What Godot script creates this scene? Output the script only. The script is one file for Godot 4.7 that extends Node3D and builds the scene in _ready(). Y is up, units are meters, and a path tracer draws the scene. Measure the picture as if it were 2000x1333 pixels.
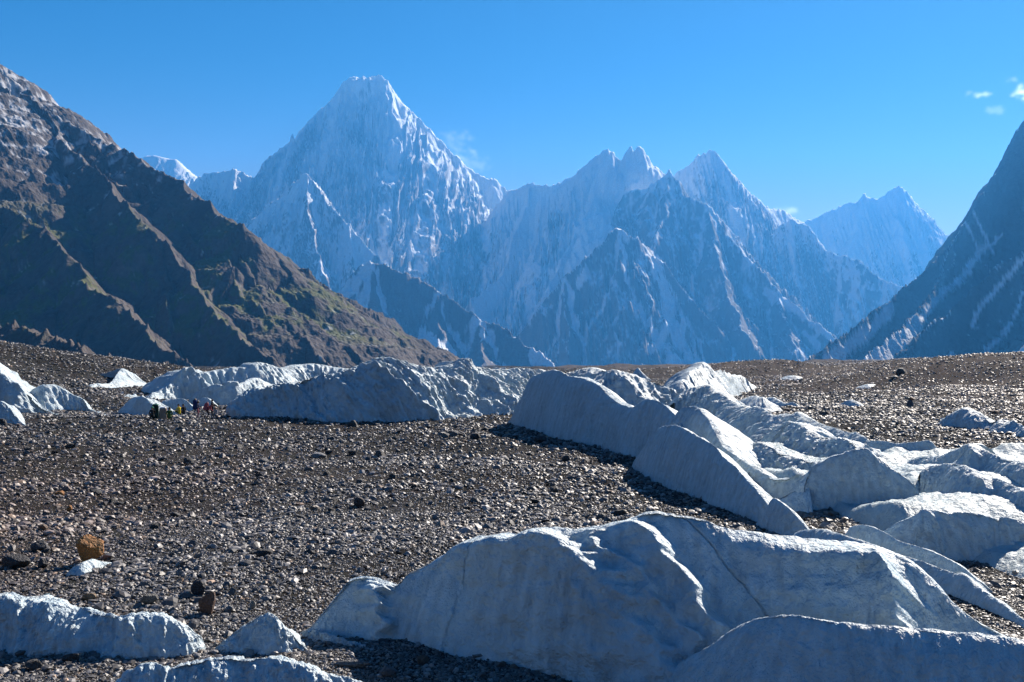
extends Node3D
# A debris-covered glacier with ice fins in the foreground, high peaks behind, seen against the light.

const FOCAL := 2100.0          # focal length in photo pixels (2000 wide)
const EYE := 6.0               # camera height above the gravel plain
var pitch := atan(33.5 / FOCAL)
var n_low := FastNoiseLite.new()
var n_mid := FastNoiseLite.new()
var n_ridge := FastNoiseLite.new()
var n_fine := FastNoiseLite.new()
var rng := RandomNumberGenerator.new()
var M := {}
var used_names := {}
var rubble := PackedVector3Array()   # feet of the ice, where loose stones gather

# ---------------------------------------------------------------- helpers
func noise_setup(n: FastNoiseLite, sd: int, octaves: int, ridged := false) -> void:
	n.seed = sd
	n.noise_type = FastNoiseLite.TYPE_SIMPLEX_SMOOTH
	n.frequency = 1.0
	n.fractal_type = FastNoiseLite.FRACTAL_RIDGED if ridged else FastNoiseLite.FRACTAL_FBM
	if octaves <= 1:
		n.fractal_type = FastNoiseLite.FRACTAL_NONE
	n.fractal_octaves = octaves

func at(px: float, py: float, d: float) -> Vector3:
	# the point at ground distance d (along -z) that lies in the direction of that photo pixel
	var v := Vector3((px - 1000.0) / FOCAL, -(py - 666.5) / FOCAL, -1.0).rotated(Vector3.RIGHT, pitch)
	v *= d / -v.z
	return Vector3(v.x, v.y + EYE, v.z)

func ss(a: float, b: float, x: float) -> float:
	return smoothstep(a, b, x)

func numbered(called: String) -> String:
	var k: int = used_names.get(called, 0)
	used_names[called] = k + 1
	return called if k == 0 else "%s_%03d" % [called, k]

func tag(o: Node3D, label: String, category: String, group := "", kind := "") -> Node3D:
	o.set_meta("label", label)
	o.set_meta("category", category)
	if group: o.set_meta("group", group)
	if kind: o.set_meta("kind", kind)
	return o

func place(called: String, mesh: Mesh, mat: Material, parent: Node = self) -> MeshInstance3D:
	var o := MeshInstance3D.new()
	o.name = numbered(called) if parent == self else called
	o.mesh = mesh
	o.material_override = mat
	parent.add_child(o, true)
	return o

func mesh_of(v: PackedVector3Array, n: PackedVector3Array, c: PackedColorArray, idx: PackedInt32Array) -> ArrayMesh:
	var a := []
	a.resize(Mesh.ARRAY_MAX)
	a[Mesh.ARRAY_VERTEX] = v
	if n.size(): a[Mesh.ARRAY_NORMAL] = n
	if c.size(): a[Mesh.ARRAY_COLOR] = c
	if idx.size(): a[Mesh.ARRAY_INDEX] = idx
	var m := ArrayMesh.new()
	m.add_surface_from_arrays(Mesh.PRIMITIVE_TRIANGLES, a)
	return m

func grid_index(nu: int, nv: int, wrap := false) -> PackedInt32Array:
	# rows of nv vertices, nu rows; clockwise fronts
	var idx := PackedInt32Array()
	var rows := nu if wrap else nu - 1
	idx.resize(rows * (nv - 1) * 6)
	var k := 0
	for i in rows:
		var r0 := i * nv
		var r1 := ((i + 1) % nu) * nv
		for j in nv - 1:
			idx[k] = r0 + j; idx[k + 1] = r0 + j + 1; idx[k + 2] = r1 + j
			idx[k + 3] = r1 + j; idx[k + 4] = r0 + j + 1; idx[k + 5] = r1 + j + 1
			k += 6
	return idx

func grid_normals(v: PackedVector3Array, nu: int, nv: int, up_hint := true) -> PackedVector3Array:
	var n := PackedVector3Array()
	n.resize(v.size())
	for i in nu:
		var ia := maxi(i - 1, 0) * nv
		var ib := mini(i + 1, nu - 1) * nv
		var ic := i * nv
		for j in nv:
			var q := (v[ib + j] - v[ia + j]).cross(v[ic + mini(j + 1, nv - 1)] - v[ic + maxi(j - 1, 0)])
			n[ic + j] = q.normalized()
	var up := 0.0
	for i in range(0, n.size(), 7): up += n[i].y
	if up_hint and up < 0.0:
		for i in n.size(): n[i] = -n[i]
	return n

func noise_tex(sd: int, freq: float, octaves: int, lo: Color, hi: Color, size := 512, normal := false, bump := 4.0, gain := 0.5) -> NoiseTexture2D:
	var n := FastNoiseLite.new()
	n.seed = sd
	n.frequency = freq
	n.noise_type = FastNoiseLite.TYPE_SIMPLEX_SMOOTH
	n.fractal_octaves = octaves
	n.fractal_gain = gain
	var t := NoiseTexture2D.new()
	t.width = size; t.height = size
	t.seamless = true
	t.noise = n
	if normal:
		t.as_normal_map = true
		t.bump_strength = bump
	else:
		var g := Gradient.new()
		g.set_color(0, lo); g.set_color(1, hi)
		t.color_ramp = g
	return t

func coloured(rough: float, albedo: Texture2D, relief: Texture2D, depth_cm: float, scale: float, spec := 0.5) -> StandardMaterial3D:
	var m := StandardMaterial3D.new()
	m.vertex_color_use_as_albedo = true
	m.roughness = rough
	m.metallic_specular = spec
	m.uv1_triplanar = true
	m.uv1_world_triplanar = true
	m.uv1_scale = Vector3.ONE * scale
	if albedo: m.albedo_texture = albedo
	if relief:
		m.heightmap_enabled = true
		m.heightmap_texture = relief
		m.heightmap_scale = depth_cm
	return m

func plain(col: Color, rough := 0.8) -> StandardMaterial3D:
	var m := StandardMaterial3D.new()
	m.albedo_color = col.linear_to_srgb()
	m.roughness = rough
	return m

# ---------------------------------------------------------------- the ground's shape
func ground_y(x: float, z: float) -> float:
	var d := -z
	var r := sqrt(x * x + z * z)
	var h := n_low.get_noise_2d(x * 0.035, z * 0.035) * 0.42 + n_mid.get_noise_2d(x * 0.22, z * 0.22) * 0.10
	h *= ss(10.0, 26.0, r)
	h += 4.2 * exp(-r * r / 40.0)                                    # the mound the viewer stands on
	if d > 60.0:
		# left bank of debris
		var u := (x + 88.0) / 21.0
		var w := (d - 150.0) / 34.0
		h += 9.4 * exp(-0.5 * (u * u + w * w))
		h += 2.6 * exp(-0.5 * (pow((x + 60.0) / 16.0, 2.0) + pow((d - 190.0) / 26.0, 2.0)))
		# slow rise on the right
		h += 0.020 * maxf(0.0, x - 45.0) * ss(80.0, 130.0, d)
		var far := ss(95.0, 300.0, d)
		if far > 0.0:
			var big := n_low.get_noise_2d(x * 0.0052 + 40.0, z * 0.0052)
			var mid := n_low.get_noise_2d(x * 0.017, z * 0.017 + 9.0)
			h += far * (big * 5.2 + mid * 2.4 + n_mid.get_noise_2d(x * 0.06, z * 0.06) * 0.5)
			h += far * ss(400.0, 1500.0, d) * absf(n_low.get_noise_2d(x * 0.004, z * 0.004 + 77.0)) * 8.0
			h += 6.0 * exp(-0.5 * (pow((x - 126.0) / 26.0, 2.0) + pow((d - 262.0) / 30.0, 2.0)))
			h += 4.6 * exp(-0.5 * (pow((x - 158.0) / 20.0, 2.0) + pow((d - 420.0) / 30.0, 2.0)))
			h += 3.6 * exp(-0.5 * (pow((x - 108.0) / 24.0, 2.0) + pow((d - 470.0) / 30.0, 2.0)))
		h -= 0.0088 * maxf(0.0, d - 150.0)
	return h

func on_ground(px: float, py: float) -> Vector3:
	# where the ray of that pixel meets the gravel
	var lo := 9.0
	var hi := 9.0
	for k in 400:
		hi = lo * 1.02 + 0.05
		var p := at(px, py, hi)
		if p.y < ground_y(p.x, p.z) or hi > 4000.0: break
		lo = hi
	for k in 14:
		var m := 0.5 * (lo + hi)
		var p := at(px, py, m)
		if p.y < ground_y(p.x, p.z): hi = m
		else: lo = m
	var q := at(px, py, hi)
	q.y = ground_y(q.x, q.z)
	return q

func build_ground() -> void:
	var ang := PackedFloat32Array()
	for k in 24: ang.append(-PI + (PI - 0.62) * k / 24.0)
	for k in 460: ang.append(-0.62 + 1.24 * k / 460.0)
	for k in 25: ang.append(0.62 + (PI - 0.62) * k / 24.0)
	var nr := 380
	var v := PackedVector3Array()
	var c := PackedColorArray()
	var na := ang.size()
	for i in na:
		var sx := sin(ang[i])
		var sz := -cos(ang[i])
		for j in nr:
			var reach := lerpf(4500.0, 16500.0, ss(-0.2, 0.7, -sz))
			var r := 0.5 * pow(reach / 0.5, pow(float(j) / (nr - 1), 0.86))
			var x := sx * r
			var z := sz * r
			v.append(Vector3(x, ground_y(x, z), z))
			var t := 0.5 + 0.5 * n_mid.get_noise_2d(x * 0.3, z * 0.3)
			var g := (0.026 + 0.02 * t) * (1.0 + 0.5 * n_fine.get_noise_2d(x * 0.05, z * 0.05) + 0.4 * n_fine.get_noise_2d(x * 0.9, z * 0.9))
			var red := ss(-0.1, 0.5, n_low.get_noise_2d(x * 0.03 + 5.0, z * 0.03)) * 0.5
			red = maxf(red, ss(-9.0, -17.0, x + n_low.get_noise_2d(x * 0.1, z * 0.1) * 4.0) * 0.6 * ss(90.0, 40.0, -z))
			var warm := ss(0.0, 60.0, x - 25.0) * ss(60.0, 120.0, -z)
			red = maxf(red, warm)
			g *= 1.0 + 0.9 * warm
			c.append(Color(g * (1.02 + 0.18 * red), g, g * (0.98 - 0.12 * red)))
	var n := grid_normals(v, na, nr)
	var o := place("ground", mesh_of(v, n, c, grid_index(na, nr)), M.gravel)
	tag(o, "grey stony moraine covering the glacier down to the mountain feet", "ground", "", "structure")

# ---------------------------------------------------------------- mountains: a skeleton of ridges, ribs running down from each
func mountain(label: String, ridges: Array, o: Dictionary) -> void:
	var apron: float = o.get("apron", 0.0)   # slope of the foot of the mountain
	var sa := PackedFloat64Array()       # per segment: ax az ay dx dz dy len2 s0 len k R seed apron
	for r in ridges:
		var pts: Array = r.p
		var s := 0.0
		var k: float = r.get("k", o.k)
		var rr: float = r.get("R", o.R)
		var sd: float = r.get("seed", pts[0][0] * 0.37)
		for i in pts.size() - 1:
			var a := at(pts[i][0], pts[i][1], pts[i][2])
			var b := at(pts[i + 1][0], pts[i + 1][1], pts[i + 1][2])
			var l := Vector2(b.x - a.x, b.z - a.z).length()
			sa.append_array([a.x, a.z, a.y, b.x - a.x, b.z - a.z, b.y - a.y, l * l, s, l, k, rr, sd, r.get("apron", apron)])
			s += l
	var ns := sa.size() / 13
	var nx: int = o.nx
	var nz: int = o.nz
	var d0: float = o.d[0]
	var d1: float = o.d[1]
	var v := PackedVector3Array()
	v.resize(nx * nz)
	var rib := PackedFloat32Array()
	rib.resize(nx * nz)
	var gul := PackedFloat32Array()      # height above the nearest gully line
	gul.resize(nx * nz)
	var warp: float = o.get("warp", 40.0)
	var wf: float = o.get("wf", 0.002)
	var ff: float = o.get("ff", 0.006)
	var fa: float = o.get("fa", 90.0)
	var fd: float = o.get("fd", 300.0)
	var da: float = o.get("da", 30.0)
	var df: float = o.get("df", 0.006)
	var floor_y: float = o.get("floor", -150.0)
	var jag: float = o.get("jag", 42.0)      # splinters along the crests
	var jf: float = o.get("jf", 0.006)
	var across: bool = o.get("across", true)
	for i in nx:
		var t := (lerpf(o.px[0], o.px[1], float(i) / (nx - 1)) - 1000.0) / FOCAL
		for j in nz:
			var d := lerpf(d0, d1, float(j) / (nz - 1))
			var x0 := t * d
			var z0 := -d
			var x := x0 + warp * n_mid.get_noise_2d(x0 * wf, z0 * wf)
			var z := z0 + warp * n_mid.get_noise_2d(x0 * wf + 31.0, z0 * wf + 17.0)
			var best := -1e9
			var second := -1e9
			var bid := -1.0
			var bd := 0.0
			var bs := 0.0
			var q := 0
			for k in ns:
				var ex := x - sa[q]
				var ez := z - sa[q + 1]
				var f := clampf((ex * sa[q + 3] + ez * sa[q + 4]) / sa[q + 6], 0.0, 1.0)
				ex -= sa[q + 3] * f
				ez -= sa[q + 4] * f
				var dist := sqrt(ex * ex + ez * ez)
				if sa[q + 10] < 0.0 and dist > -0.85 * sa[q + 10]:
					q += 13
					continue
				var h := sa[q + 2] + sa[q + 5] * f - sa[q + 12] * dist - (sa[q + 9] - sa[q + 12]) * dist / (1.0 + dist / sa[q + 10])
				if h > best:
					if sa[q + 11] != bid: second = best
					bid = sa[q + 11]
					best = h
					bd = dist
					bs = sa[q + 7] + sa[q + 8] * f + sa[q + 11] * 997.0 + (4000.0 if ex * sa[q + 4] - ez * sa[q + 3] > 0.0 else 0.0)
				elif sa[q + 11] != bid and h > second: second = h
				q += 13
			gul[i * nz + j] = best - second
			var near_ := bd
			if across:
				# ribs that run straight down the front of the range
				bs = x0 + 0.25 * z0 * n_low.get_noise_2d(x0 * 0.0007, 3.0) + 120.0 * n_mid.get_noise_2d(x0 * 0.0016, z0 * 0.0016)
				bd = (z0 + d1) * 0.8 + 0.2 * bd
			var amp := minf(near_ / fd, 1.0)
			var fl := n_ridge.get_noise_2d(bs * ff, bd * ff * 0.22)
			var fl2 := n_mid.get_noise_2d(bs * ff * 3.1 + 11.0, bd * ff * 0.8)
			var det := n_ridge.get_noise_2d(x0 * df, z0 * df)
			var fin_ := n_fine.get_noise_2d(x0 * df * 3.0, z0 * df * 3.0)
			var fl3 := n_fine.get_noise_2d(bs * ff * 7.0, bd * ff * 1.3 + 5.0)
			best += fa * amp * (fl * 0.75 + fl2 * 0.35 + fl3 * 0.16 - 0.42) + da * (0.35 + 0.65 * amp) * (det * 0.7 + fin_ * 0.4)
			best += jag * maxf(0.0, n_ridge.get_noise_2d(x0 * jf, 40.0) * 0.7 + n_fine.get_noise_2d(x0 * jf * 3.0, z0 * jf) * 0.5) * exp(-near_ / (jag * 1.6))
			rib[i * nz + j] = fl * 0.5 + fl2 * 0.5 + 0.75 * fl3 + 0.35 * fin_
			v[i * nz + j] = Vector3(x0, maxf(best, floor_y), z0)
	# snow-filled couloirs, each a line down the face: [width in metres, then points]
	var couloir := PackedFloat32Array()
	couloir.resize(nx * nz)
	for st in o.get("couloirs", []):
		for k in range(1, st.size() - 1):
			var steps := int(Vector2(st[k + 1][0] - st[k][0], st[k + 1][1] - st[k][1]).length() / 1.5) + 1
			for q in steps:
				var px := lerpf(st[k][0], st[k + 1][0], float(q) / steps)
				var py := lerpf(st[k][1], st[k + 1][1], float(q) / steps)
				var i := int((px - o.px[0]) / (o.px[1] - o.px[0]) * (nx - 1))
				if i < 0 or i >= nx: continue
				for j in nz:
					var p := v[i * nz + j]
					if 700.0 - (p.y - EYE) / -p.z * FOCAL <= py:
						var wx: float = -p.z / FOCAL * (o.px[1] - o.px[0]) / nx
						var wz: float = (d1 - d0) / nz
						var rw: float = st[0] * (1.0 + 0.6 * n_mid.get_noise_2d(px * 0.07, py * 0.07))
						for a in range(-int(rw / wx) - 1, int(rw / wx) + 2):
							for b in range(-int(rw / wz) - 1, int(rw / wz) + 2):
								if i + a >= 0 and i + a < nx and j + b >= 0 and j + b < nz and a * a * wx * wx + b * b * wz * wz < rw * rw:
									couloir[(i + a) * nz + j + b] = 1.0
						break
	var n := grid_normals(v, nx, nz)
	var c := PackedColorArray()
	c.resize(nx * nz)
	var paint: Callable = o.paint
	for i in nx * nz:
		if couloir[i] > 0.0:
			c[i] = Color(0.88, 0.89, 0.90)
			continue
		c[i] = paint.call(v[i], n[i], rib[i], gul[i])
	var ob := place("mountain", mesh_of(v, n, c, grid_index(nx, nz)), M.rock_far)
	tag(ob, label, "mountain", "", "structure")

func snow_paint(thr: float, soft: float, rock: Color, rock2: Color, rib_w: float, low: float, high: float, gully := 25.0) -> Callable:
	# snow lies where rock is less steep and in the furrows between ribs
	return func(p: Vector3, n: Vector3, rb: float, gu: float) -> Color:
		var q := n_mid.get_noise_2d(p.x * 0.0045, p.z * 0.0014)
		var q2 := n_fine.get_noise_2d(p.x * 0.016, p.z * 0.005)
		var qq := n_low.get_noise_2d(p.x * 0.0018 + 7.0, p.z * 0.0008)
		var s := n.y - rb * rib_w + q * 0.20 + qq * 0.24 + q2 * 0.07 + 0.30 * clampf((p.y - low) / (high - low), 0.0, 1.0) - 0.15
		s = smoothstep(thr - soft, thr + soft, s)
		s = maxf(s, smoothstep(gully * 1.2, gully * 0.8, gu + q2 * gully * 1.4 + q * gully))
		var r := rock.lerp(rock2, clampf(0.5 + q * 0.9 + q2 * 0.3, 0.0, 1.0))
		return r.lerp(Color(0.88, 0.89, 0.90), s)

func build_mountains() -> void:
	var grey := Color(0.15, 0.13, 0.12)
	var tan_ := Color(0.26, 0.20, 0.165)
	# the great pyramid in the middle
	mountain("tall snowy pyramid peak with flat top, highest in the range", [
		{"p": [[380, 352, 12600], [402, 338, 12600], [435, 336, 12600], [462, 331, 12600], [492, 350, 12600], [520, 318, 12600], [548, 290, 12600], [575, 268, 12600], [605, 238, 12600], [640, 200, 12600], [668, 163, 12600], [686, 149, 12600], [716, 155, 12650], [742, 147, 12600], [765, 170, 12600], [800, 216, 12600], [832, 242, 12600], [852, 264, 12600], [900, 312, 12600], [940, 346, 12600], [968, 352, 12600], [992, 376, 12600], [1030, 372, 12600]]},
		{"p": [[686, 149, 12600], [700, 240, 12250], [722, 330, 11950], [750, 430, 11550], [790, 540, 11100]], "k": 1.35},
		{"p": [[742, 147, 12600], [790, 260, 12250], [835, 370, 11900], [850, 470, 11450], [850, 580, 11000]], "k": 1.35},
		{"p": [[605, 238, 12600], [630, 330, 12250], [680, 430, 11800], [720, 520, 11300]], "k": 1.35},
		{"p": [[520, 318, 12600], [510, 390, 12300], [500, 460, 11900]], "k": 1.4},
		{"p": [[462, 331, 12600], [450, 400, 12200], [430, 470, 11900]], "k": 1.4},
		{"p": [[968, 352, 12600], [962, 430, 12250], [945, 510, 11800], [905, 600, 11300]], "k": 1.3},
		{"p": [[880, 292, 12600], [892, 380, 12300], [900, 470, 11900]], "k": 1.4},
		{"p": [[898, 410, 12080], [935, 404, 12050]], "k": 0.4, "R": -300.0},
		{"p": [[915, 470, 11700], [940, 466, 11690]], "k": 0.4, "R": -260.0},
		{"p": [[700, 152, 12560], [722, 153, 12540]], "k": 0.5, "R": -180.0},
	], {"px": [320, 1080], "d": [8700, 13300], "nx": 420, "nz": 340, "k": 1.45, "R": 6000.0, "warp": 45.0, "wf": 0.003, "ff": 0.0034, "fa": 150.0, "fd": 480.0, "da": 26.0, "df": 0.006, "paint": snow_paint(0.28, 0.09, grey, tan_, 0.25, 500.0, 3000.0)})
	# sharp towers right of it
	mountain("jagged snowy double-towered peak right of the tallest pyramid", [
		{"p": [[955, 420, 11600], [1000, 372, 11300], [1040, 361, 11100], [1075, 365, 10900], [1112, 350, 10800], [1150, 318, 10650], [1172, 300, 10600], [1186, 290, 10550], [1200, 302, 10550], [1216, 320, 10500], [1226, 296, 10500], [1231, 287, 10500], [1240, 296, 10500], [1250, 288, 10500], [1270, 308, 10500], [1290, 335, 10500], [1310, 372, 10500]], "k": 1.6},
		{"p": [[1186, 290, 10550], [1160, 380, 10200], [1120, 470, 9800], [1075, 560, 9400], [1050, 640, 9000]], "k": 1.3},
		{"p": [[1040, 361, 11100], [1015, 440, 10700], [980, 540, 10200], [920, 590, 9700]], "k": 1.3},
		{"p": [[1232, 292, 10500], [1235, 360, 10250], [1255, 430, 9900]], "k": 1.7},
		{"p": [[1152, 425, 9980], [1172, 418, 9960], [1200, 412, 9980]], "k": 0.42, "R": -330.0},
		{"p": [[1146, 478, 9560], [1166, 466, 9540], [1196, 462, 9540]], "k": 0.42, "R": -330.0},
		{"p": [[1150, 450, 9740], [1190, 440, 9760]], "k": 0.5, "R": -240.0},
		{"p": [[1040, 520, 9900], [1056, 514, 9880]], "k": 0.5, "R": -220.0},
	], {"px": [780, 1340], "d": [8000, 11800], "nx": 340, "nz": 300, "k": 1.5, "R": 6000.0, "warp": 35.0, "wf": 0.003, "ff": 0.0042, "fa": 105.0, "fd": 380.0, "da": 24.0, "df": 0.007, "paint": snow_paint(0.14, 0.09, grey, tan_, 0.25, 300.0, 2000.0)})
	mountain("dark-topped snowy pyramid behind the jagged towers", [
		{"p": [[1270, 400, 11600], [1300, 352, 11500], [1330, 334, 11500], [1345, 322, 11500], [1362, 308, 11500], [1378, 300, 11500], [1389, 291, 11500], [1402, 300, 11500], [1420, 330, 11500], [1440, 346, 11500], [1442, 358, 11500], [1470, 382, 11500], [1505, 408, 11600], [1530, 412, 11800], [1570, 436, 12000]]},
		{"p": [[1389, 291, 11500], [1395, 370, 11200], [1420, 450, 10800], [1460, 520, 10300]], "k": 1.4},
		{"p": [[1470, 382, 11500], [1500, 450, 11200], [1510, 500, 10900]], "k": 1.4},
	], {"px": [1240, 1620], "d": [8800, 12400], "nx": 230, "nz": 230, "k": 1.45, "R": 6000.0, "warp": 35.0, "wf": 0.003, "ff": 0.0042, "fa": 105.0, "fd": 350.0, "da": 24.0, "df": 0.007, "paint": snow_paint(0.27, 0.09, grey, tan_, 0.26, 900.0, 2400.0)})
	mountain("rocky grey pyramid with lower tower standing before the jagged towers", [
		{"p": [[1228, 372, 10000], [1262, 372, 9900], [1290, 350, 9800], [1304, 333, 9750], [1318, 350, 9700], [1340, 388, 9550], [1382, 398, 9400], [1400, 430, 9300], [1430, 468, 9150], [1470, 515, 8950], [1520, 572, 8700], [1580, 625, 8400], [1650, 672, 8100]], "k": 1.45},
		{"p": [[1010, 655, 7900], [1060, 592, 8050], [1105, 545, 8200], [1150, 502, 8350], [1186, 470, 8450], [1194, 452, 8470], [1212, 446, 8480], [1228, 460, 8480], [1240, 466, 8480], [1256, 478, 8500], [1258, 490, 8500], [1290, 515, 8450], [1330, 560, 8300], [1400, 640, 8000]], "k": 1.5},
		{"p": [[1304, 333, 9750], [1300, 420, 9300], [1275, 490, 8800], [1256, 480, 8500]], "k": 1.4},
		{"p": [[1212, 446, 8480], [1210, 540, 8150], [1200, 640, 7800]], "k": 1.3},
		{"p": [[1382, 398, 9400], [1395, 480, 9000], [1420, 570, 8500], [1460, 660, 7900]], "k": 1.3},
		{"p": [[1105, 545, 8200], [1110, 630, 7900], [1110, 700, 7600]], "k": 1.3},
		{"p": [[1520, 572, 8700], [1540, 640, 8300], [1560, 700, 7800]], "k": 1.2},
	], {"couloirs": [[16.0, [1366, 714], [1360, 690], [1352, 660]], [20.0, [1496, 572], [1530, 592], [1560, 606], [1600, 640], [1630, 665]], [14.0, [1570, 650], [1590, 668], [1605, 690]], [18.0, [1290, 560], [1320, 590]], [18.0, [1270, 690], [1300, 650], [1310, 620]], [20.0, [1130, 560], [1150, 530]]], "px": [960, 1700], "d": [7100, 10200], "nx": 380, "nz": 240, "k": 1.4, "R": 5000.0, "warp": 40.0, "wf": 0.0035, "ff": 0.005, "fa": 100.0, "fd": 300.0, "da": 28.0, "df": 0.008, "paint": snow_paint(0.60, 0.10, grey, Color(0.24, 0.20, 0.17), 0.30, 0.0, 1500.0, 14.0)})
	# far right peaks
	mountain("distant snowy twin peak far right of the range", [
		{"p": [[1480, 470, 14200], [1560, 438, 14200], [1600, 424, 14200], [1622, 412, 14200], [1650, 400, 14200], [1672, 396, 14200], [1687, 379, 14200], [1700, 388, 14200], [1720, 388, 14200], [1738, 374, 14200], [1754, 362, 14200], [1770, 372, 14200], [1800, 404, 14200], [1830, 440, 14200], [1856, 468, 14200], [1900, 520, 14200], [1960, 600, 14200]]},
		{"p": [[1687, 379, 14200], [1672, 450, 13800], [1650, 520, 13300]], "k": 1.35},
		{"p": [[1738, 380, 14200], [1745, 420, 13900], [1758, 440, 13700], [1780, 520, 13200], [1800, 570, 12700]], "k": 1.5},
		{"p": [[1754, 362, 14200], [1800, 450, 13800], [1830, 530, 13300]], "k": 1.35},
		{"p": [[1600, 424, 14200], [1595, 490, 13800], [1590, 540, 13400]], "k": 1.35},
	], {"px": [1470, 1960], "d": [11500, 15000], "nx": 270, "nz": 230, "k": 1.4, "R": 6000.0, "warp": 40.0, "wf": 0.003, "ff": 0.004, "fa": 100.0, "fd": 380.0, "da": 24.0, "df": 0.006, "paint": snow_paint(0.17, 0.09, grey, tan_, 0.25, 900.0, 2300.0)})
	mountain("rocky snow-streaked spur below the distant twin peak", [
		{"p": [[1470, 520, 11000], [1500, 470, 10900], [1522, 440, 10900], [1548, 430, 10850], [1575, 440, 10800], [1592, 468, 10700], [1612, 490, 10600], [1640, 500, 10500], [1662, 505, 10400], [1682, 512, 10300], [1705, 536, 10200], [1735, 552, 10100], [1765, 566, 10000], [1800, 600, 9900]]},
		{"p": [[1548, 430, 10850], [1550, 520, 10500], [1570, 600, 10000]], "k": 1.4},
		{"p": [[1640, 500, 10500], [1640, 580, 10200], [1650, 650, 9800]], "k": 1.4},
		{"p": [[1735, 552, 10100], [1740, 610, 9800], [1745, 660, 9500]], "k": 1.4},
	], {"px": [1440, 1830], "d": [8600, 11500], "nx": 230, "nz": 210, "k": 1.45, "R": 6000.0, "warp": 35.0, "wf": 0.003, "ff": 0.005, "fa": 85.0, "fd": 300.0, "da": 24.0, "df": 0.008, "paint": snow_paint(0.40, 0.08, grey, tan_, 0.30, 400.0, 1700.0)})
	# left of centre
	mountain("snow-striped pointed pyramid in front of the tallest peak", [
		{"p": [[440, 480, 10400], [480, 440, 10350], [520, 402, 10250], [552, 385, 10200], [560, 376, 10200], [584, 352, 10150], [600, 337, 10100], [612, 356, 10050], [640, 398, 9900], [680, 440, 9700], [716, 482, 9500], [752, 515, 9300], [800, 580, 9000], [880, 690, 8600]]},
		{"p": [[600, 337, 10100], [604, 420, 9700], [620, 500, 9300], [650, 590, 8800]], "k": 1.35},
		{"p": [[520, 402, 10250], [530, 470, 9900], [545, 540, 9500]], "k": 1.35},
		{"p": [[680, 440, 9700], [690, 520, 9300], [710, 600, 8800]], "k": 1.35},
	], {"px": [420, 920], "d": [7600, 10900], "nx": 290, "nz": 260, "k": 1.45, "R": 6000.0, "warp": 35.0, "wf": 0.003, "ff": 0.005, "fa": 90.0, "fd": 300.0, "da": 24.0, "df": 0.008, "paint": snow_paint(0.36, 0.08, grey, tan_, 0.30, 300.0, 1800.0)})
	mountain("dark blue rocky hill at the foot of the tallest peak", [
		{"p": [[640, 640, 7100], [676, 590, 7000], [690, 545, 6950], [704, 522, 6920], [722, 512, 6900], [745, 518, 6880], [768, 530, 6850], [790, 538, 6820], [822, 548, 6800], [850, 570, 6750], [900, 600, 6650], [940, 624, 6550], [990, 645, 6450], [1030, 676, 6350], [1080, 716, 6250]]},
		{"p": [[722, 512, 6900], [740, 600, 6600], [760, 690, 6200]], "k": 1.2},
		{"p": [[850, 570, 6750], [858, 640, 6450], [850, 700, 6100]], "k": 1.2},
		{"p": [[940, 624, 6550], [945, 680, 6300], [940, 715, 6000]], "k": 1.1},
	], {"couloirs": [[26.0, [836, 662], [858, 672], [884, 690]], [16.0, [890, 660], [905, 690]], [18.0, [940, 650], [960, 672]], [30.0, [1040, 690], [1062, 702], [1085, 712]]], "px": [600, 1110], "d": [5800, 7600], "nx": 250, "nz": 150, "k": 1.35, "R": 4000.0, "warp": 35.0, "wf": 0.004, "ff": 0.008, "fa": 45.0, "fd": 220.0, "da": 36.0, "df": 0.007, "paint": snow_paint(0.84, 0.08, Color(0.19, 0.16, 0.14), Color(0.24, 0.20, 0.17), 0.20, 900.0, 2500.0)})
	mountain("small snow-capped summit peeping over the left mountain", [
		{"p": [[230, 330, 15000], [285, 303, 15000], [310, 304, 15000], [328, 310, 15000], [345, 311, 15000], [351, 340, 15000], [375, 380, 15000]], "k": 0.9},
		{"p": [[345, 311, 15000], [352, 350, 14700]], "k": 1.8},
	], {"px": [200, 430], "d": [13600, 15800], "nx": 110, "nz": 80, "k": 1.0, "R": 9000.0, "jag": 6.0, "warp": 30.0, "ff": 0.003, "fa": 60.0, "fd": 400.0, "da": 25.0, "df": 0.003, "paint": snow_paint(0.05, 0.1, grey, tan_, 0.1, 0.0, 2000.0)})
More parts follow.
